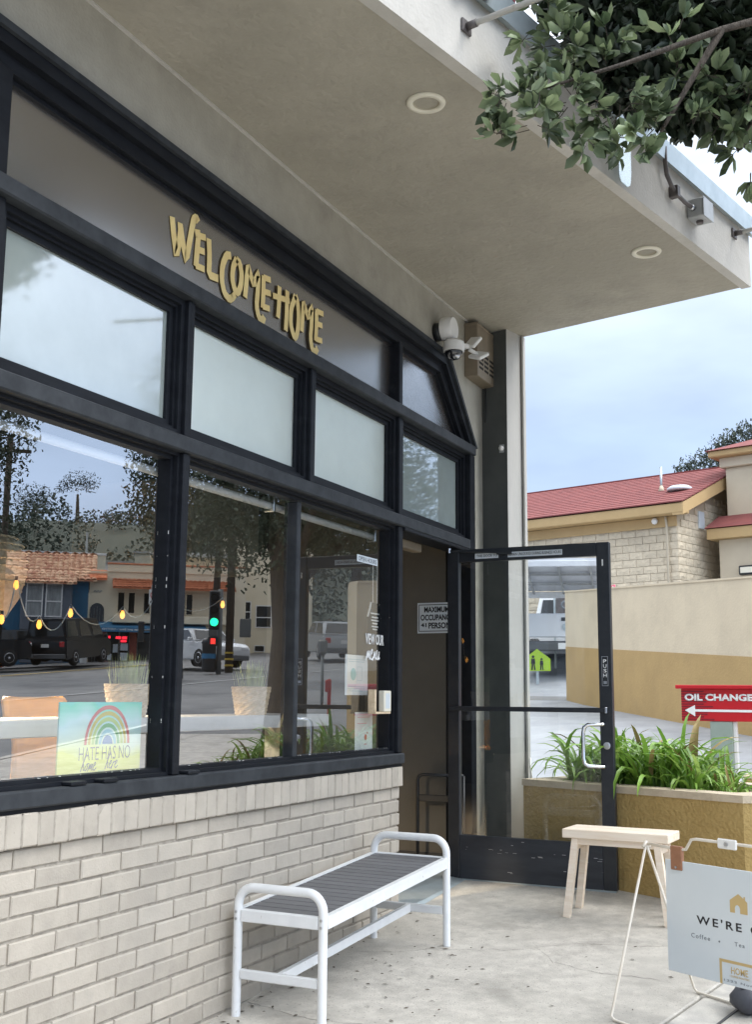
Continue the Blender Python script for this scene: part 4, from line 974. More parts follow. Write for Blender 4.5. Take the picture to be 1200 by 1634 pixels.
cb = thing('card_holder', 'small black and beige card holder fixed to the window frame by the door', 'card holder', (-.03,-.372,1.065))
MB().cbox(0,.05,.0,.20,0,.012,.002).build('base', M['pot'], cb); MB().cbox(.0,.045,.0,.018,.0125,.135,.002).build('side', M['pot'], cb)
MB().cbox(.004,.012,.019,.10,.0125,.13,.002).build('back_panel', M['black_text'], cb); MB().cbox(.02,.055,.10,.195,.0125,.13,.003).build('card_box', M['lamp_cream'], cb)
MB().cbox(.0552,.0562,.12,.175,.03,.115,.0004).build('card_print', M['white_board'], cb)
# roller blind tube, beam, lamp and string lights under the ceiling
rb_ = thing('roller_blind', 'white rolled blind along the top of the lower windows', 'blind', (-.145,-2.2,2.105))
MB().tube([(0,-1.2,0),(0,2.10,0)], .019, 14).build('roll', M['white_paint'], rb_, True)
for y in (-1.2,.9,2.1): MB().cbox(-.03,.03,y-.01,y+.01,-.03,.05,.003).build('bracket', M['metal'], rb_)
mat('duct_paint', (.15,.14,.115), .85, col2=(.13,.12,.10), nscale=3)
bm = thing('duct_box', 'beige boxed duct under the cafe ceiling seen through the middle pane', 'duct', (-2.0,.0,2.0)); MB().cbox(-.5,.5,-.02,.72,0,.6,.01).build('case', M['duct_paint'], bm)
MB().cbox(-.5,.5,.7202,.84,.02,.6,.01).build('end_cap', M['duct_paint'], bm)
# woven pendant and bulbs that are switched on
def emat(nm, c_, s):
    mm = bpy.data.materials.new(nm); mm.use_nodes = True; pp_ = mm.node_tree.nodes['Principled BSDF']; pp_.inputs['Base Color'].default_value = (*c_,1); pp_.inputs['Emission Color'].default_value = (*c_,1); pp_.inputs['Emission Strength'].default_value = s; MATS[nm] = mm
emat('bulb_glow', (1.0,.45,.08), 2.0)
pn = thing('pendant_lamp', 'pale woven pendant shade hanging inside at the left window edge', 'lamp', (-1.5,-1.88,1.70))
mb = MB(); mb.lathe([(.06,.28),(.16,.24),(.225,.16),(.24,.06),(.21,-.06),(.15,-.16),(.10,-.20)], 30, cap=False); sh = mb.build('shade', M['pot'], pn, True)
for k in range(12):
    z = -.18+k*.038; r0 = [.125,.155,.178,.198,.214,.226,.234,.238,.238,.232,.215,.185][k]
    MB().lathe([(r0,-.006),(r0+.008,0),(r0,.006)], 30, (0,0,z), cap=False).build('woven_ring', M['pot'], pn, True)
MB().tube([(0,0,.28),(0,0,1.86)], .004, 6).build('cord', M['dark_plastic'], pn)
bl_ = bpy.data.lights.new('pendant_glow', 'SPOT'); bl_.spot_size = R(165); bl_.spot_blend = .6; bl_.energy = 520; bl_.color = (1,.80,.55); bl_.shadow_soft_size = .10
blo = bpy.data.objects.new('pendant_glow', bl_); COL.objects.link(blo); blo.parent = pn; blo.location = (0,0,-.215)
sl_ = thing('string_lights', 'string of small glowing filament bulbs looped across the cafe behind the glass', 'string lights', (0,0,0))
bulbs = [(-1.2,-2.01,1.521),(-1.2,-1.926,1.695),(-1.2,-1.748,1.513),(-1.2,-1.518,1.586),(-1.2,-1.088,1.607),(-1.2,-.776,1.723),(-1.2,-.079,1.741)]
prev = None
for b_ in bulbs:
    MB().lathe([(.001,-.034),(.010,-.028),(.014,-.014),(.011,.0),(.007,.012)], 12, b_).build('bulb', M['bulb_glow'], sl_, True)
    MB().lathe([(.008,.012),(.008,.032)], 10, b_).build('socket', M['dark_plastic'], sl_)
    q = (b_[0], b_[1], b_[2]+.033)
    if prev: MB().tube([tuple(prev[k]+(q[k]-prev[k])*t - (0,0,.10)[k]*4*t*(1-t) for k in range(3)) for t in [i/8 for i in range(9)]], .003, 6).build('wire', M['galv'], sl_)
    prev = q
# ------------------------------------------------------------------ neighbour's wall and building behind the planter
rw_ = thing('retaining_wall', 'long cream retaining wall with a tan lower band beyond the planter', 'wall', (0,0,0))
ra, rb2 = Vector((-3.78,17.035)), Vector((3.6,6.98)); rd = (rb2-ra); RL = rd.length; rd.normalize(); rn = Vector((-rd.y, rd.x))   # rn points away from viewer? fixed below
if rn.dot(Vector((0,1))) < 0: rn = -rn
def wallpiece(z0, z1, off, m, nm):
    mb = MB(); n = 14; vs = []
    for i in range(n+1):
        p = ra + rd*(RL*i/n); g = G(p.x, p.y)
        # gentle curve at the far end
        for q, zz in ((p+rn*off, z0), (p+rn*(off+.25), z0), (p+rn*(off+.25), z1), (p+rn*off, z1)): vs.append((q.x, q.y, g+zz))
    fs = []
    for i in range(n):
        for k in range(4): fs.append((4*i+k, 4*i+(k+1)%4, 4*i+4+(k+1)%4, 4*i+4+k))
    fs += [(3,2,1,0), (4*n,4*n+1,4*n+2,4*n+3)]
    mb.add(vs, [tuple(reversed(f)) for f in fs]); return mb.build(nm, m, rw_)
wallpiece(-.4, 1.035, -.004, M['ret_tan'], 'lower_band'); wallpiece(1.03, 2.17, 0, M['ret_cream'], 'upper_band')
wallpiece(2.1705, 2.20, -.02, M['ret_cream'], 'coping')
sp = thing('wall_weed', 'small dry weed growing out of the tan wall by the door edge', 'plant', (-2.35,15.22,1.32)); mb = MB(); rg = random.Random(4)
for k in range(26):
    a = rg.uniform(0,3.14)+3.14; l = rg.uniform(.08,.3); x, z = rg.uniform(-.1,.1), rg.uniform(-.1,.15)
    mb.tube([(0,0,0),(x,-.1,z),(x*2+l*math.cos(a)*.4,-.16,z+rg.uniform(-.15,.15))], .007, 4)
mb.build('stems', M['grass_tuft'], sp)
# split-face block building
K = Vector((-2.54,23.385)); wl_ = Vector((-.956,.293)); wr_ = Vector((.293,.956)); 
bk = thing('block_building', 'cream split face block building with a low pitched red roof behind the retaining wall', 'building', (K.x,K.y,0), math.atan2(-wl_.y,-wl_.x))
# local: -x runs left along the long wall, +y runs back
EZ = 5.72
MB().box(-16,-.03,.03,9,.5,EZ+.2).build('wall', M['block_joint'], bk)
mb = MB(); mb.prism([(-.03,.03,EZ+.2),(-.03,3.3,EZ+.2),(-.03,3.3,EZ+1.75),(-.03,.03,EZ+.5)], (-.3,0,0)); mb.build('gable', M['block_joint'], bk)
blw, blh = .405, .2
def block(seed, w):
    r = random.Random(seed); mb = MB(); nx, nz_ = 4, 2; vs = []
    for j in range(nz_+1):
        for i in range(nx+1):
            e = i in (0,nx) or j in (0,nz_)
            vs.append((w*i/nx, -(.006 if e else r.uniform(.012,.034)), (blh-.012)*j/nz_))
    fs = [(j*(nx+1)+i, j*(nx+1)+i+1, (j+1)*(nx+1)+i+1, (j+1)*(nx+1)+i) for j in range(nz_) for i in range(nx)]
    k = len(vs); vs += [(0,.03,0),(w,.03,0),(w,.03,blh-.012),(0,.03,blh-.012)]
    fs += [(0,k,k+1,nx),(nx,k+1,k+2,len(vs)-5),(nz_*(nx+1),len(vs)-5,k+2,k+3),(0,nz_*(nx+1),k+3,k)]
    mb.add(vs, fs); return mb.mesh('block', M['block'])
bks = [block(s, blw-.012) for s in range(5)]; bkh = [block(9+s, blw/2-.012) for s in range(2)]
rbk = random.Random(8); cnt = 0
for row in range(0, 12):
    z = EZ - .30 - row*blh
    for i in range(13):
        x = -(i+1)*blw + (blw/2 if row % 2 else 0)
        if row % 2 and i == 0:
            link('block', rbk.choice(bkh), bk, (-blw/2+.006,0,z)); continue
        link('block', rbk.choice(bks), bk, (x+.006, rbk.uniform(-.004,.004), z))
for row in range(-5, 12):
    z = EZ - .30 - row*blh
    for i in range(7):
        y = i*blw + (blw/2 if row % 2 else 0)
        if z > EZ + .36 + y*.372 - .35: continue
        link('block', rbk.choice(bks), bk, (-.0,y+.006,z), (0,0,R(90)))
    if row % 2 and row >= 0: link('block', rbk.choice(bkh), bk, (0,.006,z), (0,0,R(90)))
mb = MB(); NR = 16
for k in range(NR):                                  # courses of roofing, each lapping the one below
    y0_, y1_ = -.5+3.85*k/NR, -.5+3.85*(k+1)/NR; z0_, z1_ = EZ+.46+1.53*k/NR, EZ+.46+1.53*(k+1)/NR
    mb.prism([(.42,y0_,z0_+.004),(.42,y1_+.05,z1_+.006),(.42,y1_+.05,z1_-.03),(.42,y0_,z0_-.03)], (-16.5,0,0))

mb.prism([(.42,3.35,EZ+1.95),(.42,7.6,EZ+.42),(.42,7.6,EZ+.5),(.42,3.35,EZ+2.03)], (-16.5,0,0)); rf = mb.build('roof', M['red_roof'], bk)
MB().cbox(-16,.40,-.47,-.10,EZ+.15,EZ+.41,.02).build('eave_board', M['fascia_gold'], bk)
MB().cbox(-16,.02,-.10,-.04,EZ-.12,EZ+.149,.01).build('frieze', M['fascia_gold'], bk)
mb = MB(); mb.prism([(.405,-.46,EZ+.10),(.405,3.3,EZ+1.59),(.405,3.3,EZ+1.92),(.405,-.46,EZ+.405)], (-.30,0,0)); mb.build('rake_board', M['fascia_gold'], bk)
MB().tube([(-.25,-.16,EZ+.14),(-.25,-.10,EZ-.1),(-.25,-.08,1.0)], .032, 8).build('downpipe', M['stucco_pale'], bk, True)
MB().lathe([(.001,-.09),(.06,-.065),(.085,0),(.06,.065),(.001,.09)], 16, (-.55,-.18,EZ+.04)).build('globe_lamp', M['white_plastic'], bk, True)
MB().tube([(-1.0,1.1,EZ+1.0),(-1.0,1.1,EZ+1.75)], .035, 8).build('vent_pipe', M['galv'], rf, True); MB().lathe([(.10,0),(.04,.2)], 12, (-1.0,1.1,EZ+1.02)).build('flashing', M['stucco_pale'], rf, True)
MB().lathe([(.34,0),(.34,.06),(.25,.12),(.001,.15)], 18, (-.35,.9,EZ+.98)).build('skylight', M['white_board'], rf, True)
MB().cbox(-.0,.06,1.15,1.45,EZ-.05,EZ+.42,.01).build('wall_plate', M['white_board'], bk)
# stair tower in pale stucco at the right
tw = thing('stucco_tower', 'pale stucco tower with a corniced red cap at the right edge behind the wall', 'building', (-1.50,25.0,0), math.atan2(-wl_.y,-wl_.x))
MB().cbox(0,5,0,4,.5,7.35,.02).build('wall', M['stucco_pale'], tw)
MB().cbox(-.12,5.1,-.12,4.1,7.3502,7.62,.02).build('cornice', M['stucco_pale'], tw); MB().cbox(-.34,5.3,-.34,4.3,7.6202,7.80,.03).build('eave_board', M['fascia_gold'], tw)
mb = MB(); mb.add([(-.4,-.4,7.80),(5.4,-.4,7.80),(5.4,4.4,7.80),(-.4,4.4,7.80),(.9,.9,8.3),(4,.9,8.3),(4,3,8.3),(.9,3,8.3)], [(0,1,5,4),(1,2,6,5),(2,3,7,6),(3,0,4,7),(4,5,6,7),(3,2,1,0)]); mb.build('roof', M['red_roof'], tw)
mb = MB(); mb.prism([(-.25,-.9,5.62),(-.25,-.004,6.05),(-.25,-.004,5.60)], (5.2,0,0)); mb.build('pent_roof', M['red_roof'], tw)
MB().cbox(-.2,4.9,-.86,-.005,5.32,5.6,.01).build('pent_board', M['fascia_gold'], tw); MB().cbox(.02,4.9,-.62,-.005,.5,5.318,.01).build('porch', M['stucco_pale'], tw)
fl_ = thing('floodlight', 'black framed floodlight on the pale stucco tower at the right edge', 'light', (-.93,24.2,4.45), math.atan2(-wl_.y,-wl_.x))
MB().cbox(-.2,.25,-.14,.0,-.1,.14,.02).build('case', M['dark_plastic'], fl_); MB().cbox(-.15,.2,-.155,-.141,-.055,.095,.005).build('lens', M['lamp_cream'], fl_); MB().cbox(-.05,.1,-.0,.12,-.03,.06,.01).build('bracket', M['dark_plastic'], fl_)
# sign tops peeping over the wall
sb = thing('stop_banner', 'pink STOP banner whose top edge shows over the cream wall', 'banner', (-2.62,16.3,3.32), R(-52))
sb.rotation_euler = (0,0,math.atan2(rd.y, rd.x)); MB().cbox(-.22,.22,-.02,.0,-.6,.085,.003).build('cloth', M['pink'], sb)
text('banner_lettering', 'STOP', M['white_text'], sb, (-.18,-.021,-.03), (1,0,0), (0,0,1), .36, .09, bold=.02); MB().cbox(-.02,.02,.0005,.03,-2.6,.05,.004).build('post', M['galv'], sb)
dm_ = thing('diamond_sign', 'tip of a red diamond sign showing over the cream wall', 'sign', (-1.62,14.85,3.02), math.atan2(rd.y, rd.x))
MB().prism([(-.3,-.02,-.10),(0,-.02,-.40),(.3,-.02,-.10),(0,-.02,.20)], (0,.02,0)).build('plate', M['sign_red'], dm_); MB().cbox(-.02,.02,.0005,.03,-2.2,.1,.004).build('post', M['galv'], dm_)

# ------------------------------------------------------------------ trees: leaf meshes
def leafverts(mm, l, w, mb, fold=.25, curl=0):
    P = [(0,0,0),(l*.3,-w*.40,w*fold),(l*.3,w*.40,w*fold),(l*.72,-w*.5,w*fold*.8-curl*l*.4),(l*.72,w*.5,w*fold*.8-curl*l*.4),(l,0,-curl*l),(l*.3,0,0),(l*.72,0,-(.02+curl*.42)*l)]
    mb.add([mm @ Vector(p) for p in P], [(0,1,6),(0,6,2),(1,3,7,6),(6,7,4,2),(3,5,7),(7,5,4)])
def rand_rot(r): return Matrix.Rotation(r.uniform(0,6.283),4,'Z') @ Matrix.Rotation(r.uniform(-1.3,1.3),4,'Y') @ Matrix.Rotation(r.uniform(-1,1),4,'X')
tr_ = thing('street_tree', 'leafy street tree whose branch hangs in front of the canopy at the upper right', 'tree', (4.55,-.55,G(4.55,-.55)))
off = Vector((4.55,-.55,G(4.55,-.55)))
def limb(pts, rs): return MB().tube([Vector(p)-off for p in pts], rs, 9)
trk = limb([(4.55,-.55,off.z-.2),(4.52,-.57,.9),(4.45,-.62,1.9),(4.25,-.72,2.8),(3.95,-.88,3.6)], [.19,.16,.145,.135,.12]).build('trunk', M['bark'], tr_, True)
BR = [([(3.95,-.88,3.6),(3.3,-1.15,4.0),(2.7,-1.45,4.05),(2.2,-1.75,3.85),(1.85,-1.98,3.66),(1.55,-2.2,3.50)], [.07,.035,.022,.014,.009,.005]),
      ([(3.95,-.88,3.6),(3.5,-.9,4.5),(3.0,-1.1,5.1),(2.5,-1.4,5.3)], [.07,.05,.03,.012]), ([(4.25,-.72,2.8),(4.9,-.4,3.9),(5.6,.1,4.8),(6.0,.3,5.4)], [.12,.09,.05,.02]),
      ([(3.3,-1.15,4.0),(2.75,-1.05,4.1),(2.4,-1.15,3.9),(2.2,-1.25,3.62)], [.03,.016,.009,.005]), ([(2.7,-1.45,4.05),(2.2,-1.5,4.2),(1.75,-1.75,4.15)], [.03,.016,.006]), ([(2.2,-1.75,3.85),(2.0,-1.75,3.55),(1.93,-1.8,3.40)], [.016,.010,.004])]
for p_, r_ in BR: limb(p_, r_).build('branch', M['bark'], trk, True)
rt = random.Random(31)
LM = []
for k in range(12):
    mb = MB(); leafverts(Matrix.Identity(4), rt.uniform(.058,.098), rt.uniform(.029,.044), mb, rt.uniform(.1,.4), rt.uniform(-.1,.35)); LM.append(mb.mesh('leaf', M[('leaf_tree','leaf_tree_pale','leaf_tree_dark')[k % 3]], True))
CL = [((2.048, -1.803, 3.713), 0.14, 4), ((2.171, -1.634, 3.718), 0.14, 4), ((1.969, -1.757, 3.87), 0.15, 4), ((2.159, -1.673, 3.898), 0.15, 4), ((1.43, -2.273, 3.464), 0.09, 7), ((1.427, -2.305, 3.318), 0.07, 5), ((1.525, -2.216, 3.392), 0.13, 14), ((1.513, -2.041, 3.633), 0.1, 8), ((1.637, -2.072, 3.506), 0.15, 18), ((1.708, -2.164, 3.274), 0.09, 7), ((1.805, -1.99, 3.495), 0.15, 20), ((1.862, -2.042, 3.311), 0.1, 10), ((1.924, -1.919, 3.41), 0.1, 9), ((1.924, -2.002, 3.252), 0.05, 3), ((1.528, -1.983, 3.969), 0.1, 8), ((1.602, -1.925, 3.841), 0.14, 14), ((2.148, -1.51, 3.589), 0.09, 8), ((2.214, -1.462, 3.498), 0.08, 7), ((2.238, -1.486, 3.695), 0.1, 9), ((2.042, -1.662, 3.537), 0.07, 5), ((2.229, -1.32, 3.373), 0.04, 2), ((1.707, -1.764, 3.847), 0.16, 18), ((1.965, -1.624, 3.745), 0.14, 16), ((2.084, -1.564, 3.72), 0.13, 14), ((1.383, -1.829, 3.981), 0.04, 2)]
nl = 0
# outer leaves of the hanging branch, one by one, set in whorls on twigs
tw_mb = MB()
whorls = []
for (c, r, n) in CL:
    for k in range(max(2, int(n*.72))):
        d = Vector((rt.gauss(0,1), rt.gauss(0,1), rt.gauss(0,1))).normalized()*r*rt.uniform(.25,1)**.6
        whorls.append((Vector(c)+d, d.normalized()))
rt.shuffle(whorls)
stuff = [MB(), MB(), MB()]
for w, d in whorls:
    ax = (d + Vector((-.25,-.25,rt.uniform(-.6,.5)))).normalized(); q = ax.to_track_quat('X','Z').to_matrix().to_4x4()
    tw_mb.tube([w-off-ax*.07, w-off], [.0022,.0014], 4, cap=False)
    for k in range(rt.randint(5,8)):
        mm = Matrix.Translation(w-off-ax*rt.uniform(0,.025)) @ q @ Matrix.Rotation(rt.uniform(0,6.283),4,'X') @ Matrix.Rotation(-rt.uniform(.25,1.25),4,'Y')
        if nl < 300:
            o = link('leaf', rt.choice(LM), tr_); o.matrix_local = mm @ Matrix.Scale(rt.uniform(.75,1.1),4); nl += 1
        else: leafverts(mm, rt.uniform(.058,.098), rt.uniform(.029,.044), rt.choice(stuff), rt.uniform(.1,.4), rt.uniform(-.1,.35))
tw_mb.build('twigs', M['bark'], tr_, kind='stuff')
big = MB()  # crown mass in near-black leaves, its backlit shade put into the colour
for (c, r, n) in [((1.992, -1.492, 3.705), 0.13, 420), ((1.778, -1.614, 3.824), 0.14, 500), ((1.648, -1.634, 3.904), 0.11, 260), ((2.134, -1.377, 3.746), 0.12, 380), ((1.881, -1.603, 3.718), 0.1, 260), ((2.245, -1.359, 3.937), 0.2, 900), ((1.777, -1.446, 4.128), 0.24, 1500), ((2.005, -1.334, 4.102), 0.3, 2400), ((2.213, -1.246, 4.16), 0.32, 2600), ((1.633, -1.428, 4.27), 0.18, 800), ((2.136, -1.349, 3.909), 0.22, 1300), ((1.911, -1.455, 3.907), 0.17, 800), ((2.267, -1.079, 3.992), 0.28, 1800), ((2.454, -0.92, 4.222), 0.4, 2000), ((1.821, -1.18, 4.628), 0.4, 2200), ((2.251, -0.894, 4.787), 0.5, 2500), ((1.543, -1.4, 4.503), 0.25, 900), ((2.655, -0.582, 4.734), 0.6, 2200), ((2.089, -0.565, 5.64), 0.7, 2200), ((5.88, 1.0, 4.31), 0.75, 420), ((3.44, 0.57, 5.67), 0.75, 420), ((5.08, -1.43, 5.41), 0.75, 420), ((4.9, -0.39, 4.52), 0.75, 420), ((4.41, -1.1, 5.65), 0.75, 420), ((5.99, 1.01, 5.29), 0.75, 420), ((4.45, -1.58, 4.27), 0.75, 420), ((3.28, -0.83, 4.84), 0.75, 420), ((4.26, 0.79, 5.25), 0.75, 420), ((4.77, -1.7, 4.25), 0.75, 420), ((4.11, -2.08, 5.22), 0.75, 420), ((6.0, -0.04, 4.56), 0.75, 420), ((5.7, 0.43, 5.67), 0.75, 420), ((5.74, 0.3, 5.78), 0.75, 420), ((4.19, 1.13, 6.12), 0.75, 420), ((3.65, 0.27, 5.63), 0.75, 420)]:
    for k in range(int(n*1.5)):
        d = Vector((rt.gauss(0,1), rt.gauss(0,1), rt.gauss(0,1))).normalized()*r*rt.uniform(.1,1)**.5
        leafverts(Matrix.Translation(Vector(c)+d-off) @ rand_rot(rt), rt.uniform(.07,.105), rt.uniform(.032,.045), big)
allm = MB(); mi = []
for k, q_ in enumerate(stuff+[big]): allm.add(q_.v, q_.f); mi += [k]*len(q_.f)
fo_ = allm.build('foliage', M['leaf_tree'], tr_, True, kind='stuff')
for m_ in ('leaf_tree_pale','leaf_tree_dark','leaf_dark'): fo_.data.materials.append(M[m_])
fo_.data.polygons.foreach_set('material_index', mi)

def tree(name, label, loc, clumps, trunk, leaf, m, seed, group=None, dens=1.0, limbs=()):
    """clumps: (x,y,z,r) relative to the foot; leaves are small folded faces spread through each clump"""
    t = thing(name, label, 'tree', loc, 0, group); r = random.Random(seed); mb = MB()
    for (x, y, z, rad) in clumps:
        for k in range(int(dens*rad*rad*150/(leaf*leaf*22))):
            d = Vector((r.gauss(0,1), r.gauss(0,1), r.gauss(0,1)*.8)).normalized()*rad*(r.uniform(0,1)**.38); 
            d *= 1+.35*math.sin(5*d.x/rad+x)*math.sin(4*d.z/rad+y)
            mm = Matrix.Translation(Vector((x,y,z))+d) @ rand_rot(r); l = leaf*r.uniform(.6,1.3); w = l*.55
            mb.add([mm @ Vector(p) for p in ((0,-w/2,0),(l,-w*.3,l*.1),(l*1.1,w*.4,-l*.1),(0,w/2,l*.06))], [(0,1,2,3)])
    mb.build('crown', m, t, False)
    tb = MB(); tb.tube([p for p, _ in trunk], [q for _, q in trunk], 10); tr = tb.build('trunk', M['bark'], t, True)
    for a in limbs: MB().tube(a[0], a[1], 6).build('limb', M['bark'], tr, True)
    return t
# cypress behind the block building
tree('cypress_tree', 'dark spreading cypress rising behind the red roof at the right', (-4.2,42,3.9), [(.5,0,7.9,.6),(1.2,0,8.2,.6),(-.2,.3,7.5,.5),(1.9,.2,8.0,.6),(.6,.2,7.2,.7),(-.9,0,7.1,.45),(1.5,-.2,7.2,.8),(2.6,0,7.8,.7),(-.1,0,6.7,.7),(3.2,.1,7.3,.8),(-1.4,0,6.9,.35)],
     [((.6,0,0),.35),((.5,0,4),.28),((.3,0,7.3),.12)], .11, M['leaf_hazed'], 3, dens=2.4)

# ------------------------------------------------------------------ pickup behind the wall's end, banner, carport, crossing sign
GY = lambda x, y: G(x, y) - .095
def wheel(parent, x, y, z, r, w, side):
    t = MB().lathe([(r*.62,-w/2),(r*.93,-w/2),(r,-w*.35),(r,w*.35),(r*.93,w/2),(r*.62,w/2)], 20, (x,y,z), 'y').build('wheel', M['tyre'], parent, True)
    ys = y + side*w*.46; mb = MB(); mb.lathe([(r*.60,-.02),(r*.60,.02),(r*.5,.0),(r*.15,.0),(r*.14,side*.02),(.001,side*.02)], 14, (x,ys,z), 'y'); mb.build('rim', M['metal'], t, True)
mat('tyre', (.015,.015,.016), .8); mat('car_glass', (.015,.018,.02), .06, coat=.5); mat('car_black', (.008,.009,.011), .3, coat=.25, spec=.35); mat('car_white', (.72,.73,.74), .25, coat=.6); mat('car_navy', (.022,.03,.045), .2, coat=.7); mat('car_silver', (.42,.44,.46), .3, coat=.5, metal=.3)
mat('tail_red', (.45,.01,.012), .2, coat=.5); mat('head_clear', (.7,.72,.74), .15, coat=.5); mat('bumper', (.10,.105,.11), .5); mat('plate', (.7,.7,.68), .5)
def vehicle(name, label, loc, rz, m, L_, Wd, belt, roof, hood, rear, fwd, nose, group=None):
    """x forward. belt: waist height; roof: roof height; hood: bonnet height; glasshouse runs from rear to fwd, windscreen foot at nose"""
    t = thing(name, label, 'car', loc, rz, group); hw = Wd/2; h0 = .27
    b = bmesh.new(); prof = [(-L_/2+.06,h0),(L_/2-.10,h0),(L_/2,h0+.18),(L_/2-.02,hood-.16),(L_/2-.25,hood-.03),(nose,hood+.03),(nose-.06,belt),(rear,belt),(-L_/2+.03,belt-.02),(-L_/2,belt-.25),(-L_/2,h0+.15)]
    A = [b.verts.new((x,-hw,z)) for x,z in prof]; B = [b.verts.new((x,hw,z)) for x,z in prof]; n = len(prof)
    b.faces.new(A[::-1]); b.faces.new(B)
    for i in range(n): b.faces.new((A[i],A[(i+1)%n],B[(i+1)%n],B[i]))
    bmesh.ops.recalc_face_normals(b, faces=b.faces[:]); bmesh.ops.bevel(b, geom=b.edges[:], offset=.05, segments=2, affect='EDGES')
    me = bpy.data.meshes.new('body'); b.to_mesh(me); b.free(); me.materials.append(m); body = link('body', me, t); smooth_auto(body, 40)
    ti = .10; gx0, gx1 = rear+.04, nose-.10; rx0, rx1 = rear+ (.10 if roof > 1.7 else .5), fwd
    v = [(gx0,-hw+.04,belt-.01),(gx1,-hw+.04,belt-.01),(gx1,hw-.04,belt-.01),(gx0,hw-.04,belt-.01),(rx0,-hw+.04+ti,roof),(rx1,-hw+.04+ti,roof),(rx1,hw-.04-ti,roof),(rx0,hw-.04-ti,roof)]
    b = bmesh.new(); vv = [b.verts.new(p) for p in v]
    for f in ((0,3,2,1),(4,5,6,7),(0,1,5,4),(1,2,6,5),(2,3,7,6),(3,0,4,7)): b.faces.new([vv[i] for i in f])
    bmesh.ops.bevel(b, geom=b.edges[:], offset=.06, segments=2, affect='EDGES'); me = bpy.data.meshes.new('cabin'); b.to_mesh(me); b.free(); me.materials.append(m); cb_ = link('cabin', me, t); smooth_auto(cb_, 40)
    V = [Vector(p) for p in v]
    def gl_(nm, q, ins, out_, a0=0., a1=1.):
        p = [V[i] for i in q]; lo0, lo1, hi1, hi0 = p
        f = lambda s, u: (lo0*(1-s)+lo1*s)*(1-u)+(hi0*(1-s)+hi1*s)*u
        MB().poly([f(a0+ins*.5,.14)+out_, f(a1-ins*.5,.14)+out_, f(a1-ins,.86)+out_, f(a0+ins,.86)+out_]).build(nm, M['car_glass'], t)
    gl_('windscreen', (1,2,6,5), .10, Vector((.012,0,.012))); gl_('rear_window', (3,0,4,7), .10, Vector((-.012,0,.008)))
    k = 3 if L_ > 4.5 and roof > 1.6 else 2
    for s, q in ((-1,(0,1,5,4)), (1,(2,3,7,6))):
        for i in range(k): gl_('side_window', q, .05, Vector((0,s*.012,.006)), i/k+.01, (i+1)/k-.01)
    for sx in (-1,1):
        for sy in (-1,1): wheel(t, sx*L_*.305+.02, sy*(hw-.10), .34, .34, .22, sy)
    for sy in (-1,1):
        MB().cbox(-L_/2-.012,-L_/2+.06,sy*(hw-.20)-.11,sy*(hw-.20)+.11,belt-.32,belt-.10,.02).build('tail_light', M['tail_red'], t)
        MB().cbox(L_/2-.10,L_/2+.012,sy*(hw-.24)-.15,sy*(hw-.24)+.15,hood-.26,hood-.14,.02).build('headlight', M['head_clear'], t)
        MB().cbox(nose-.35,nose-.2,sy*(hw+.09)-.07,sy*(hw+.09)+.07,belt+.0,belt+.13,.02).build('mirror', m, t)
    MB().cbox(-L_/2-.05,-L_/2+.06,-hw+.04,hw-.04,.30,.50,.03).build('bumper', M['bumper'], t); MB().cbox(L_/2-.1,L_/2+.04,-hw+.06,hw-.06,.28,.46,.03).build('bumper', M['bumper'], t)
    MB().cbox(-L_/2-.022,-L_/2-.004,-.17,.17,belt-.34,belt-.2,.004).build('number_plate', M['plate'], t)
    return t
def slope_to(t):                                    # set a vehicle down on the tilted street
    x, y = t.location.x, t.location.y; h = t.rotation_euler.z; dx, dy = math.cos(h), math.sin(h); e = 1.2
    t.rotation_euler.y = -math.atan((G(x+dx*e,y+dy*e)-G(x-dx*e,y-dy*e))/(2*e)); return t
pk = thing('pickup_truck', 'white pickup truck seen from behind at the end of the cream wall', 'truck', (-5.05,22.0,1.83), R(103))
# x forward
MB().cbox(-2.4,-.35,-.95,-.88,.62,1.33,.02).build('bed_side', M['car_white'], pk); MB().cbox(-2.4,-.35,.88,.95,.62,1.33,.02).build('bed_side', M['car_white'], pk)
tg = MB().cbox(-2.45,-2.39,-.87,.87,.74,1.30,.02).build('tailgate', M['car_white'], pk)
MB().cbox(-2.475,-2.451,-.10,.10,1.12,1.20,.006).build('handle', M['dark_plastic'], tg); MB().lathe([(.085,0),(.085,-.02)], 18, (-2.451,0,.98), 'x').build('oval_badge', M['galv'], tg)
MB().cbox(-2.4,-.35,-.86,.86,.60,.66,.01).build('bed_floor', M['bumper'], pk)
for s in (-1,1): MB().cbox(-2.47,-2.36,s*.915-.055,s*.915+.055,.86,1.24,.01).build('tail_light', M['tail_red'], pk)
MB().cbox(-2.62,-2.42,-.95,.95,.42,.62,.03).build('bumper', M['bumper'], pk); MB().cbox(-2.632,-2.619,-.17,.17,.46,.60,.003).build('number_plate', M['plate'], pk)
MB().cbox(-.34,1.3,-.92,.92,.45,1.25,.06).build('cab', M['car_white'], pk); mb = MB(); mb.add([(-.32,-.88,1.25),(1.1,-.88,1.25),(1.1,.88,1.25),(-.32,.88,1.25),(-.2,-.74,1.86),(.55,-.74,1.86),(.55,.74,1.86),(-.2,.74,1.86)], [(4,5,6,7),(0,1,5,4),(1,2,6,5),(2,3,7,6),(3,0,4,7)]); mb.build('roof', M['car_white'], pk)
MB().poly([(-.325,.74,1.33),(-.325,-.74,1.33),(-.235,-.66,1.80),(-.235,.66,1.80)]).build('rear_window', M['car_glass'], pk)
MB().cbox(1.25,2.6,-.92,.92,.45,1.12,.08).build('bonnet', M['car_white'], pk)
for sx in (-1.5,1.75):
    for sy in (-1,1): wheel(pk, sx, sy*.80, .38, .38, .24, sy)
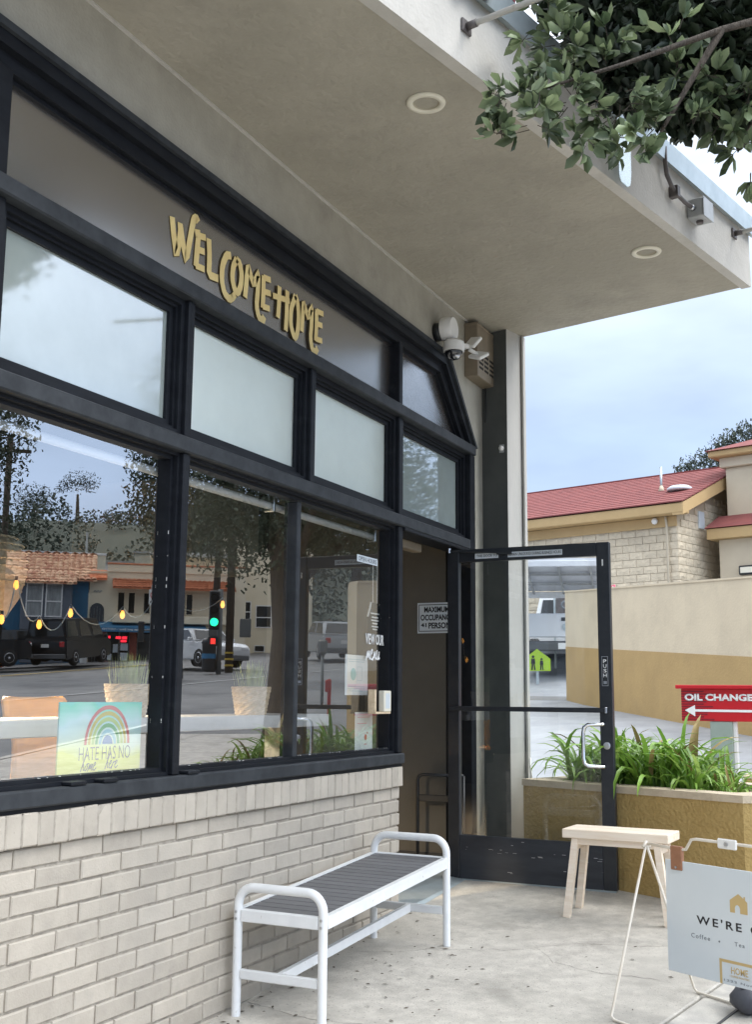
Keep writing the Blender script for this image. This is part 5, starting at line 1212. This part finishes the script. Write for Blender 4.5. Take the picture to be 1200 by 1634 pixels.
ob = thing('open_banner', 'faded dark OPEN banner hung on a frame above the pickup', 'banner', (-4.85,21.4,3.30), R(14))
MB().cbox(-.38,.75,-.02,.0,-.1,.42,.003).build('cloth', M['conduit'], ob); text('banner_lettering', 'OPEN', M['grey_text'], ob, (-.26,-.021,.06), (1,0,0), (0,0,1), .84, .22, bold=.02)
for x in (-.41,.78): MB().cbox(x-.025,x+.025,-.03,.03,-1.6,.47,.004).build('post', M['galv'], ob)
cp = thing('carport', 'grey steel carport roof with thin trusses behind the glass door', 'canopy', (-4.75,17.72,0), R(15.5))
mb = MB(); mb.prism([(-3.2,0,4.16),(1.50,0,4.16),(1.55,2.2,3.69),(-3.2,2.2,3.69)], (0,0,.05)); mb.build('roof', M['carport_paint'], cp)
MB().cbox(-3.2,1.50,-.04,.04,4.02,4.155,.01).build('beam', M['carport_paint'], cp); MB().cbox(-3.2,1.55,2.1,2.2,3.52,3.66,.01).build('beam', M['white_paint'], cp)
for x in (-.9,-.1,.6,1.3): MB().bar((x,.05,4.08),(x+.12,2.1,3.63),.04,.06).build('truss', M['box_grey'], cp)
for y in (.8,1.5): MB().bar((-3.2,y,4.10-.2136*y),(1.5,y,4.10-.2136*y),.04,.05).build('purlin', M['box_grey'], cp)
for x in (-2.6,): MB().cbox(x-.05,x+.05,0.045,.145,.9,4.10,.01).build('post', M['box_grey'], cp)
MB().cbox(1.42,1.50,2.0,2.08,.9,3.64,.01).build('post', M['box_grey'], cp)
cs = thing('crossing_sign', 'yellow green school crossing sign standing low before the pickup', 'sign', (-4.98,18.9,1.78), R(14))
mat('fluoro', (.34,.52,.03), .5)
MB().prism([(-.30,0,.0),(.30,0,.0),(.30,0,.27),(0,0,.50),(-.30,0,.27)], (0,.03,0)).build('plate', M['fluoro'], cs)
mb = MB()
for x, s in ((-.09,1.0),(.10,.82)):
    mb.lathe([(.032*s,-.001),(.032*s,-.004)], 10, (x,0,.02+.30*s), 'y'); mb.prism([(x-.05*s,-.001,.02+.14*s),(x+.05*s,-.001,.02+.14*s),(x+.04*s,-.001,.02+.26*s),(x-.04*s,-.001,.02+.26*s)], (0,-.003,0))
    mb.prism([(x-.045*s,-.0011,.02),(x-.012*s,-.0011,.02),(x+.01*s,-.0011,.02+.138*s),(x-.035*s,-.0011,.02+.138*s)], (0,-.003,0)); mb.prism([(x+.02*s,-.0011,.02),(x+.055*s,-.0011,.02),(x+.035*s,-.0011,.02+.138*s),(x+.012*s,-.0011,.02+.138*s)], (0,-.003,0))
mb.build('walking_figures', M['black_text'], cs); MB().cbox(-.03,.03,.031,.06,-.3,.3,.004).build('stand', M['galv'], cs)
# ------------------------------------------------------------------ across the street (seen in the windows)
AZ = R(39.5)
def across(name, label, cat, az, D, z, group=None, turn=0):
    a = R(az); return thing(name, label, cat, (-2.88+D*math.sin(a), -6.167+D*math.cos(a), z), -a+turn, group)
# local x runs to the right for somebody facing the front, local y away from them, z up
mat('house_blue', (.035,.145,.26), .8, col2=(.028,.12,.225), nscale=2, bump=.3, bscale=20, stain=(.055,.15,.23), sscale=.8)
mat('house_slate', (.13,.155,.195), .8, col2=(.11,.135,.17), nscale=2)
mat('tile', (.40,.16,.09), .85, col2=(.72,.48,.31), nscale=3.4, detail=2, lo=.40, hi=.60)
mat('tile_orange', (.62,.21,.10), .85, col2=(.50,.16,.075), nscale=3, rnd=.2)
mat('house_cream', (.80,.72,.55), .85, col2=(.75,.67,.51), nscale=1.2, bump=.3, bscale=15)
mat('house_pale', (.66,.63,.50), .85, col2=(.46,.44,.35), nscale=1.2)
mat('house_white', (.66,.67,.66), .8, col2=(.58,.60,.60), nscale=.5)
mat('far_grey', (.36,.38,.38), .85, col2=(.31,.33,.33), nscale=.5)
mat('curtain', (.36,.39,.40), .8, col2=(.22,.24,.25), nscale=1.2, stretch=(6,1,1))
mat('win_dark', (.012,.015,.018), .08, coat=.6)
mat('awning_blue', (.03,.15,.29), .7, col2=(.035,.17,.32), nscale=2)
mat('shop_red', (.34,.085,.06), .7, col2=(.28,.07,.05), nscale=4)
emat('neon_red', (1.0,.03,.06), 2.2); emat('signal_green', (.02,1.0,.42), 4.0); emat('signal_red', (1.0,.04,.03), 2.5)
mat('road_yellow', (.55,.38,.05), .7, col2=(.42,.29,.05), nscale=3); mat('road_white', (.62,.62,.60), .7, col2=(.45,.45,.44), nscale=3)
mat('steel_pole', (.13,.14,.14), .5, metal=.3)

def tiles(root, x0, x1, y0, z0, y1, z1, nx, ny, m, nm='roof'):
    """pantile slope from eave (y0,z0) to ridge (y1,z1): overlapping courses of half round tiles"""
    mb = MB(); r = random.Random(nx*ny); S_ = 5
    for j in range(ny):
        ta, tb = j/ny, (j+1.12)/ny
        for i in range(nx):
            xa = x0+(x1-x0)*i/nx; w = (x1-x0)/nx*.96; jit = r.uniform(-.012,.012)
            ya, za, yb, zb = y0+(y1-y0)*ta, z0+(z1-z0)*ta+.06+jit, y0+(y1-y0)*tb, z0+(z1-z0)*tb+.02
            vs = []
            for k in range(S_): a = math.pi*k/(S_-1); vs.append((xa+w/2-w/2*math.cos(a), ya, za-.05+w*.32*math.sin(a))); vs.append((xa+w/2-w/2*math.cos(a), yb, zb-.05+w*.26*math.sin(a)))
            mb.add(vs, [(2*k,2*k+2,2*k+3,2*k+1) for k in range(S_-1)])
    mb.prism([(x0,y0,z0-.06),(x1,y0,z0-.06),(x1,y1,z1-.06),(x0,y1,z1-.06)], (0,0,.05))
    return mb.build(nm, m, root, kind='stuff')
def window(root, x0, x1, z0, z1, y, frame='white_paint', glassm='win_dark', bars=1, fw=.06, mid=True):
    f = MB()
    for a,b,c,d in ((x0,x1,z0,z0+fw),(x0,x1,z1-fw,z1),(x0,x0+fw,z0+fw,z1-fw),(x1-fw,x1,z0+fw,z1-fw)): f.box(a,b,y-.05,y+.02,c,d)
    if mid: zm = z0+(z1-z0)*.46; f.box(x0+fw,x1-fw,y-.045,y+.02,zm-.03,zm+.03)
    w = f.build('window', M[frame], root)
    MB().box(x0+fw*.5,x1-fw*.5,y-.012,y+.015,z0+fw*.5,z1-fw*.5).build('pane', M[glassm], w); return w
# blue house
bh_ = across('blue_house', 'deep blue house with mottled clay tile roof across the street', 'house', 39.5, 56, 2.62)
MB().box(.0,8.5,0,7,-1,3.95).build('wall', M['house_blue'], bh_)
MB().prism([(0,.0,3.951),(0,5.8,3.951),(0,2.9,5.45)], (8.5,0,0)).build('gable', M['house_slate'], bh_)
tiles(bh_, -.35,4.2,-.35,3.95,2.9,5.55,17,9,M['tile']); tiles(bh_, -.35,8.6,6.2,3.95,2.9,5.55,20,8,M['tile'])
bay = MB(); bay.box(.75,3.05,-.75,-.002,1.55,3.78); bay.build('bay', M['house_slate'], bh_)
tiles(bh_, .55,3.25,-1.05,3.72,.0,4.3,13,4,M['tile'],'bay_roof')
window(bh_, 1.18,1.95,2.12,3.72,-.752,'white_paint','curtain'); window(bh_, 2.06,2.83,2.12,3.72,-.752,'white_paint','curtain')
mb = MB(); mb.prism([(3.2,-.05,3.951),(5.6,-.05,3.951),(5.2,-.05,4.35),(4.4,-.05,4.72),(3.6,-.05,4.35)], (0,.5,0)); mb.build('shaped_gable', M['house_slate'], bh_)
def arch(x0, x1, z1, y, m, nm, root, d=.06):
    r_ = (x1-x0)/2; c_ = (x0+x1)/2; P = [(x0,y,.0),(x1,y,0)]+[(c_+r_*math.cos(math.pi*k/12), y, z1-r_+r_*math.sin(math.pi*k/12)) for k in range(13)]
    return MB().prism(P, (0,-d,0)).build(nm, M[m], root)
arch(3.55,4.75,1.75,-.004,'win_dark','archway',bh_); MB().cbox(1.0,3.0,-.06,-.004,.0,1.5,.02).build('garage_door', M['house_slate'], bh_)
MB().cbox(3.25,3.40,-.12,-.004,.9,1.15,.02).build('wall_lamp', M['steel_pole'], bh_)
# cream building with shop
cs_ = across('corner_shop', 'cream two storey corner shop with clay tile eyebrow roof and blue awning', 'building', 39.5, 56, 2.62)
MB().box(-7.6,-.03,.1,8,-1,4.45).build('wall', M['house_cream'], cs_); MB().box(-7.65,-.86,.04,.30,4.4501,4.80).build('parapet', M['house_cream'], cs_)
tiles(cs_, -.84,-.03,-.18,4.05,.3,4.5,5,2,M['tile_orange'],'tile_cap'); MB().cbox(-7.7,-.84,.0,.4,4.8002,4.88,.02).build('coping', M['tile_orange'], cs_)
tiles(cs_, -7.0,-1.10,-.78,3.62,.1,4.12,26,4,M['tile_orange'],'eyebrow_roof')
MB().cbox(-6.9,-1.15,-.55,.099,1.95,2.33,.03).build('ledge', M['house_cream'], cs_)
for x in (-1.72,-2.22,-2.95,-3.6,-4.4,-5.0): window(cs_, x,x+.36,2.42,3.48,.095,'house_cream','win_dark',0,.04,False)
arch(-.76,-.10,2.9,.098,'win_dark','arched_window',cs_); mb = MB()
for k in range(5): mb.tube([(-.70+.135*k,.03,.1),(-.70+.135*k,.03,2.2+.55*math.sin(math.pi*(k+.5)/5))], .012, 5)
mb.build('iron_grille', M['steel_pole'], cs_)
mb = MB(); mb.tube([(-.62+.02*k, .085, 3.47+.05*math.sin(k*.9)) for k in range(20)], .025, 6); mb.build('plaster_ornament', M['far_grey'], cs_)
aw = MB(); aw.prism([(-.42,-.75,1.50),(-.42,-.75,1.72),(-.42,.09,2.02),(-.42,.09,1.95),(-.42,-.70,1.68),(-.42,-.70,1.50)], (-5.2,0,0)); awn = aw.build('awning', M['awning_blue'], cs_)
text('awning_lettering', 'Cigarettes and Beer - LOTTO', M['white_text'], awn, (-2.95,-.753,1.545), (1,0,0), (0,0,1), 2.25, .13, bold=.02)
for x0,x1 in ((-.92,-.72),(-2.36,-2.02),(-4.0,-3.7)): MB().cbox(x0,x1,-.05,.099,-.3,1.6,.02).build('shop_pillar', M['shop_red'], cs_)
MB().cbox(-3.7,-.72,-.04,.098,-.3,.14,.02).build('shop_base', M['shop_red'], cs_)
for x0,x1 in ((-1.52,-.93),(-2.01,-1.54),(-3.69,-2.38)): window(cs_, x0,x1,.15,1.62,.04,'steel_pole','win_dark',0,.035,False)
for x0,x1,z0,z1 in ((-1.12,-1.02,1.22,1.34),(-1.62,-1.36,1.20,1.33),(-1.90,-1.66,1.20,1.33),(-1.88,-1.6,1.05,1.17)): MB().cbox(x0,x1,-.03,-.012,z0,z1,.01).build('neon_sign', M['neon_red'], cs_)
for x0,x1,z0,z1 in ((-1.95,-1.60,.65,1.0),(-1.95,-1.60,.18,.55),(-1.2,-1.0,.2,.5),(-1.48,-1.25,.55,.95)): MB().cbox(x0,x1,-.028,-.012,z0,z1,.004).build('window_poster', M['white_board'], cs_)
pot_ = across('white_planter_pot', 'small white plant pot at the foot of the cream shop wall', 'plant pot', 39.6, 54.6, 2.60); MB().lathe([(.14,0),(.20,.42),(.16,.42)], 14).build('pot', M['house_white'], pot_); MB().lathe([(.15,.40),(.22,.55),(.10,.72),(.001,.75)], 8).build('shrub', M['leaf_street'], pot_)
# paler building and hillside houses behind
pb_ = across('flat_roof_building', 'long pale flat roofed building behind the clay tile roof', 'building', 40, 74, 3.2); MB().box(-1.6,3.6,0,9,0,6.75).build('wall', M['house_pale'], pb_); MB().cbox(-1.65,3.65,-.06,9.06,6.751,6.9,.02).build('parapet', M['house_white'], pb_)
for x in (-1.0,0,1.0): MB().cbox(x-.03,x+.03,-.03,-.002,0,6.7,.004).build('pilaster', M['far_grey'], pb_)
MB().tube([(-.4,2,6.9),(-.4,2,8.5)], .06, 8).build('mast', M['far_grey'], pb_)
gb = across('grey_roofed_house', 'small grey house with a chimney pipe between the two tile roofs', 'house', 37.0, 66, 3.0); MB().box(-3.2,.3,0,6,0,4.95).build('wall', M['far_grey'], gb); MB().cbox(-3.3,.4,-.1,6,4.951,5.1,.02).build('roof', M['house_white'], gb); MB().lathe([(.32,0),(.32,.5),(.001,.55)], 12, (-2.2,1,5.1)).build('vent', M['steel_pole'], gb); MB().cbox(-3.1,-2.5,1.5,2.1,5.1,6.3,.03).build('chimney', M['stucco_pale'], gb)
# cream house up the side street
ch_ = across('cream_house', 'cream stucco house behind the street tree trunk', 'house', 31.5, 60, 3.35)
MB().box(-3.2,1.6,0,8,-1,6.2).build('wall', M['house_cream'], ch_); MB().cbox(-3.3,1.7,-.1,8,6.201,6.45,.03).build('cornice', M['house_cream'], ch_)
window(ch_, -1.08,-.22,1.35,2.55,-.002,'white_paint','win_dark'); window(ch_, .0,.62,1.7,2.75,-.002,'white_paint','win_dark'); window(ch_, -.75,-.2,.1,.45,-.002,'white_paint','win_dark',0,.04,False); window(ch_, -2.6,-1.7,1.35,2.55,-.002,'white_paint','win_dark')
g2 = across('grey_house', 'grey house with dark windows beyond the traffic signal', 'house', 34.2, 59, 3.0); MB().box(-1.9,2.4,0,8,-1,5.2).build('wall', M['stucco_pale'], g2); MB().cbox(-2,2.5,-.4,8,5.201,5.4,.03).build('cornice', M['far_grey'], g2); MB().cbox(-1.6,2.2,-.6,-.002,1.9,2.15,.02).build('ledge', M['far_grey'], g2)
for x in (-1.2,-.3,.9,1.6): window(g2, x,x+.55,2.4,3.9,-.002,'white_paint','win_dark')
a3 = MB(); a3.prism([(-1.7,-.8,1.35),(-1.7,-.8,1.55),(-1.7,-.003,1.85),(-1.7,-.003,1.35)], (3.8,0,0)); a3.build('awning', M['awning_blue'], g2)
hr = random.Random(12)
for i, (az, D, k, lb) in enumerate(((43.6,104,0,'white boxy house low on the far hillside behind the dark tree'),(42.4,112,1,'grey boxy house on the far hillside left of the flat roofed building'),(41.6,122,2,'pale house higher up the far hillside above the flat roofed building'),(37.9,108,0,'white house on the hillside just right of the mast'),(37.0,121,1,'grey house high on the hillside above the chimney'),(36.2,106,2,'pale house on the hillside behind the corner shop'),(44.8,110,1,'grey house on the hillside at the far left of the window'))):
    h = hr.uniform(3.5,5.5); w = hr.uniform(4,8); zz = .157+D*(.098+.02*hr.random())
    t = across('hillside_house', lb, 'house', az, D, zz-3.5, 'houses scattered on the far hillside')
    MB().box(-w/2,w/2,0,6,0,h).build('wall', M[('house_white','far_grey','house_pale')[k]], t)
    MB().prism([(-w/2-.2,-.2,h),(w/2+.2,-.2,h),(w/2+.2,6,h+.25),(-w/2-.2,6,h+.25)], (0,0,.15)).build('roof', M['far_grey' if i%2 else 'house_white'], t)
    for q in range(3): MB().box(-w/2+.5+q*w/3.2,-w/2+1.3+q*w/3.2,-.03,-.002,h*.5,h*.8).build('window', M['win_dark'], t)
# wooded hill
mb = MB(); na, nd = 46, 12; vs = []
def hz(az, d):
    t = (d-82)/110; s = max(0,min(1,t)); s = s*s*(3-2*s)
    return 4.2 + s*(23.5+2.4*math.sin(az*.23)+1.6*math.sin(az*.61+1)) + .6*math.sin(az*1.9+d*.1)
for j in range(nd+1):
    for i in range(na+1):
        az = -4+92*i/na; d = 80+150*j/nd; vs.append((-2.88+d*math.sin(R(az)), -6.167+d*math.cos(R(az)), hz(az,d) if j else 1.0))
mb.add(vs, [(j*(na+1)+i, (j+1)*(na+1)+i, (j+1)*(na+1)+i+1, j*(na+1)+i+1) for j in range(nd) for i in range(na)])
mat('hill_green', (.045,.058,.042), .95, col2=(.07,.08,.058), nscale=.08)
mb.build('hill', M['hill_green'], None, True, kind='structure')
mb = MB(); hr = random.Random(5)
for i in range(520):
    az = hr.uniform(8,80); d = hr.uniform(88,200); s = hr.uniform(1.2,3.2); z = hz(az,d); c = Vector((-2.88+d*math.sin(R(az)), -6.167+d*math.cos(R(az)), z+s*.5))
    for k in range(95):
        q = Vector((hr.gauss(0,1),hr.gauss(0,1),hr.gauss(0,.7))).normalized()*s*hr.uniform(.5,1); l = s*.15
        mm = Matrix.Translation(c+q) @ rand_rot(hr); mb.add([mm @ Vector(p) for p in ((0,-l/2,0),(l,-l*.4,.1),(l,l*.4,-.1),(0,l/2,0))], [(0,1,2,3)])
mb.build('hillside_woods', M['leaf_hazed'], None, kind='stuff')
for i,(az,D,lb) in enumerate(((40.2,190,'flat topped pine on the skyline of the hill'),(42.3,185,'round headed tree on the skyline at the left of the hill'),(38.6,192,'low bushy tree on the skyline beside the flat topped pine'))):
    x, y = -2.88+D*math.sin(R(az)), -6.167+D*math.cos(R(az)); zb = hz(az,D)-.5
    sh = [[(0,0,7.2,2.2),(2.4,0,6.9,1.6),(-2.2,0,6.6,1.7),(3.6,0,6.2,1.0)],[(0,0,4.5,2.8),(2,0,3.8,2.0),(-2,0,4,2.2)],[(0,0,2.6,1.8),(1.5,0,2.2,1.3)]][i]
    tree('skyline_tree', lb, (x,y,zb), sh, [((0,0,0),.4),((.2,0,5 if i==0 else 3),.2)], .26, M['leaf_hazed'], 40+i, 'trees on the skyline', .8)
# street trees
tree('dark_street_tree', 'tall dense dark tree at the far left beyond the street', (29.4,25.3,1.8), [(0,0,8.4,2.4),(.8,-.5,6.6,2.3),(-.6,.6,10.2,2.1),(.5,-.5,11.8,1.5),(-.3,.2,5.2,1.6),(1.7,-1.7,8.4,2.2),(1.4,-1.2,10.5,2.0)], [((.9,-.9,0),.3),((.7,-.6,4),.24),((0,0,8),.12)], .15, M['leaf_street'], 50, None, 1.6)
tree('dark_street_tree', 'dark leafy tree over the corner shop roof', (19.2,23.8,1.68), [(0,0,5.6,1.0),(.25,.25,7.0,1.1),(-.7,-.6,6.2,1.2),(-.6,0,4.2,.7),(-1.1,-.6,5.0,1.2),(-1.4,.3,6.8,1.4),(-1.9,.4,5.6,1.2),(-.6,.5,8.4,1.3),(-1.0,.7,9.6,1.2),(-.2,.1,7.8,1.1),(-1.6,1.1,8.6,1.2)], [((-.9,.2,0),.2),((-.8,.1,3.2),.15),((-.5,0,6),.08)], .12, M['leaf_street'], 51, None, 1.5)
tree('dark_street_tree', 'dark tree with hanging leaves beside the traffic signal', (20.2,29.1,2.1), [(.4,0,5.3,1.0),(-.9,.2,5.6,1.0),(1.3,-.2,5.2,.9),(-.1,0,6.2,1.2),(-1.6,.4,5.0,.7),(.2,-.1,4.4,.55),(1.5,0,4.6,.55)], [((0,0,0),.17),((.05,0,3),.14),((0,0,5.5),.07)], .10, M['leaf_dark'], 52, None, 1.5)
tree('broad_street_tree', 'broad street tree with thick dark trunk on the pavement', (5.55,8.6,.5), [(0,0,4.1,1.15),(.9,.6,4.6,1.2),(-.9,-.7,4.0,1.0),(-1.2,-.2,5.0,1.2),(.4,.9,3.6,.8),(1.3,1.0,3.7,1.0),(0,.3,5.6,1.4),(-.4,1.4,4.4,1.1),(-1.5,.9,4.0,.9),(-.6,1.9,3.4,.8),(.9,-1.0,5.4,.8),(.2,-.2,3.1,.75),(-.7,.3,3.2,.7),(1.0,.2,3.2,.8),(.3,1.2,3.0,.7),(-1.3,1.4,3.4,.9),(1.4,-.3,3.6,.6)],
     [((0,0,-.2),.40),((.02,0,.35),.30),((-.02,.02,1.6),.255),((.05,0,2.6),.24),((.1,.1,3.4),.12),((.1,.2,4.6),.05)], .065, M['leaf_street'], 53, None, 1.35,
     [([(0,0,2.3),(.5,.3,3.0),(.9,.6,4.0)],[.12,.08,.03]), ([(0,0,2.4),(-.5,-.3,3.1),(-.9,-.6,3.9)],[.11,.07,.03]), ([(0,0,2.2),(-.4,.7,2.9),(-.6,1.4,3.4)],[.10,.06,.02])])
tree('green_bush_tree', 'lighter green tree up the street behind the parked cars', (11.0,22.0,1.6), [(0,0,4.2,1.5),(1.0,.8,3.8,1.3),(-1.1,-.6,4.4,1.4),(0,.4,5.4,1.3),(-1.9,.2,3.9,1.2),(1.9,.4,5.0,1.3)], [((0,0,0),.2),((0,0,3),.15),((0,0,4.5),.08)], .11, M['leaf_street'], 54, None, 1.0)
# vehicles
slope_to(vehicle('black_van', 'black van parked across the street in front of the blue house', (29.6,32.2,0), R(90-39.5+24), M['car_black'], 4.6, 1.85, 1.10, 1.93, 1.05, -2.26, 1.05, 1.75)).location.z = G(29.6,32.2)+.06
def put(t, dz=0): x, y = t.location.x, t.location.y; t.location.z = G(x,y)-.11+dz; return slope_to(t)
put(vehicle('dark_sedan', 'dark sedan parked left of the black van', (32.2,32.0,0), R(90-39.5+70), M['car_navy'], 4.6, 1.80, .95, 1.42, .92, -1.75, .35, 1.15), .22)
put(vehicle('grey_suv', 'dark grey suv cut by the left edge of the window', (31.1,27.9,0), R(90-39.5+75), M['car_black'], 4.7, 1.9, 1.08, 1.72, 1.05, -2.2, .7, 1.3), .2)
put(vehicle('white_car', 'white hatchback at the kerb in front of the corner shop', (21.7,30.2,0), R(203), M['car_white'], 4.3, 1.75, .95, 1.42, .90, -2.0, .45, 1.1), .12)
put(vehicle('silver_car', 'silver car parked up the side street behind the narrow window', (19.3,36.6,0), R(90-29-12), M['car_silver'], 4.4, 1.8, 1.0, 1.55, .95, -2.0, .5, 1.2), .1)
put(vehicle('white_van', 'white van parked up the side street by the bushes', (15.2,36.0,0), R(90-24-10), M['car_white'], 4.9, 1.9, 1.15, 2.0, 1.1, -2.4, 1.2, 1.9), .1)
# street furniture
def post(t, h, r, m='steel_pole', n=10, nm='post'): return MB().tube([(0,0,-.3),(0,0,h)], r, n).build(nm, M[m], t, True)
ns_ = across('no_left_turn_sign', 'no left turn sign on a grey pole before the corner shop', 'sign', 36.35, 46, 2.30); post(ns_, 3.2, .11); 
MB().cbox(-.19,.19,-.16,-.13,2.42,3.02,.01).build('plate', M['house_white'], ns_)
mb = MB(); n = 24
for k in range(n):
    a, b = 2*math.pi*k/n, 2*math.pi*(k+1)/n; mb.add([(.14*math.cos(a),-.163,2.80+.14*math.sin(a)),(.14*math.cos(b),-.163,2.80+.14*math.sin(b)),(.108*math.cos(b),-.163,2.80+.108*math.sin(b)),(.108*math.cos(a),-.163,2.80+.108*math.sin(a))], [(0,3,2,1)])
mb.add([(-.09,-.164,2.88),(-.07,-.164,2.90),(.09,-.164,2.72),(.07,-.164,2.70)], [(0,1,2,3)]); mb.build('red_ring', M['sign_red'], ns_)
mb = MB(); mb.prism([(.03,-.1605,2.73),(.06,-.1605,2.73),(.06,-.1605,2.85),(-.03,-.1605,2.85),(-.03,-.1605,2.88),(-.08,-.1605,2.835),(-.03,-.1605,2.79),(-.03,-.1605,2.82),(.03,-.1605,2.82)], (0,-.001,0)); mb.build('arrow', M['black_text'], ns_)
text('sign_lettering', '4-6 PM', M['black_text'], ns_, (-.13,-.161,2.48), (1,0,0), (0,0,1), .26, .09, bold=.02)
hd = MB().cbox(.32,.56,-.2,.1,.95,1.75,.03).build('signal_head', M['dark_plastic'], ns_); MB().bar((0,-.02,1.4),(.33,-.04,1.4),.05,.05).build('signal_arm', M['steel_pole'], ns_)
tl_ = across('traffic_signal', 'traffic signal lit green above a red pedestrian signal on a pole', 'traffic light', 33.05, 40, 2.0); post(tl_, 2.85, .09)
MB().cbox(.02,.38,-.34,-.10,1.42,2.78,.04).build('signal_head', M['dark_plastic'], tl_)
for k,(z,m_) in enumerate(((2.52,'car_black'),(2.10,'car_black'),(1.68,'signal_green'))): MB().lathe([(.001,-.012),(.10,-.008),(.14,0)], 18, (.20,-.342,z), 'y', cap=False).build('signal_lens', M[m_], tl_)
for z in (2.52,2.10,1.68): MB().lathe([(.15,0),(.15,-.16)], 14, (.20,-.34,z), 'y', cap=False).build('visor', M['dark_plastic'], tl_)
MB().cbox(.05,.40,-.30,-.10,.86,1.20,.03).build('pedestrian_signal', M['dark_plastic'], tl_); MB().cbox(.14,.30,-.312,-.301,.93,1.12,.03).build('hand_symbol', M['signal_red'], tl_)
up_ = across('utility_pole', 'brown wooden utility pole with yellow bands by the traffic signal', 'pole', 32.55, 41, 2.08); post(up_, 9.5, .15, 'bark')
for z in (.12,.34,.56): MB().lathe([(.157,0),(.157,.07)], 14, (0,0,z)).build('yellow_band', M['road_yellow'], up_)
for k in (-1,1): MB().cbox(k*.55-.2,k*.55+.2,-.3,-.1,1.15,1.8,.02).build('sign_box', M['steel_pole'], up_)
bn_ = across('litter_bin', 'black cylindrical litter bin at the kerb near the signal', 'litter bin', 33.55, 40, 1.98); MB().lathe([(.22,0),(.24,.08),(.24,.95),(.27,1.0),(.20,1.15),(.001,1.2)], 18).build('drum', M['dark_plastic'], bn_, True); MB().lathe([(.246,.45),(.246,.62)], 18, cap=False).build('band', M['awning_blue'], bn_)
pm = across('parking_meter', 'grey parking meter on the kerb up the street', 'parking meter', 27.9, 24, .98); post(pm, 1.05, .035); smooth_auto(MB().cbox(-.10,.10,-.07,.07,1.05,1.38,.05).build('meter_head', M['steel_pole'], pm))
fh = across('red_newspaper_stand', 'red metal stand on the pavement up the street', 'stand', 27.55, 19.5, .84); MB().cbox(-.03,.03,-.04,.04,0,.62,.01).build('column', M['sign_red'], fh); MB().cbox(-.035,.07,-.05,.05,.40,.60,.01).build('box', M['sign_red'], fh)
cx_ = across('crossarm_pole', 'utility pole crossarm with insulators among the tall dark tree', 'pole', 43.6, 50, 2.2); post(cx_, 9.9, .14, 'bark'); MB().cbox(-.9,.9,-.06,.06,9.2,9.34,.01).build('crossarm', M['bark'], cx_)
for x in (-.75,-.35,.35,.75): MB().lathe([(.04,0),(.055,.07),(.03,.15),(.001,.17)], 10, (x,0,9.34)).build('insulator', M['galv'], cx_)
mb = MB()
MB().tube([(-.2,0,9.3),(0,0,9.9),(.2,0,9.3)], .02, 6).build('brace', M['steel_pole'], cx_)
# road paint
mb = MB()
def stripe(a, b, w, m):
    a, b = Vector(a), Vector(b); n = 12; d = (b-a).normalized(); nrm = Vector((-d.y,d.x))*w/2; mb = MB(); vs = []
    for i in range(n+1): p = a+(b-a)*i/n; vs += [(p.x+nrm.x,p.y+nrm.y,G(p.x,p.y)-.085),(p.x-nrm.x,p.y-nrm.y,G(p.x,p.y)-.085)]
    mb.add(vs, [(2*i,2*i+1,2*i+3,2*i+2) for i in range(n)]); return mb.build('road_marking', M[m], None, kind='structure')
stripe((27.8,22.5),(26.6,34),.16,'road_yellow'); stripe((28.1,22.5),(26.9,34),.16,'road_yellow'); stripe((33.5,30.5),(28.5,35.2),.35,'road_white'); stripe((31.5,28.7),(26.5,33.4),.35,'road_white'); stripe((18,12),(15.5,30),.14,'road_white')
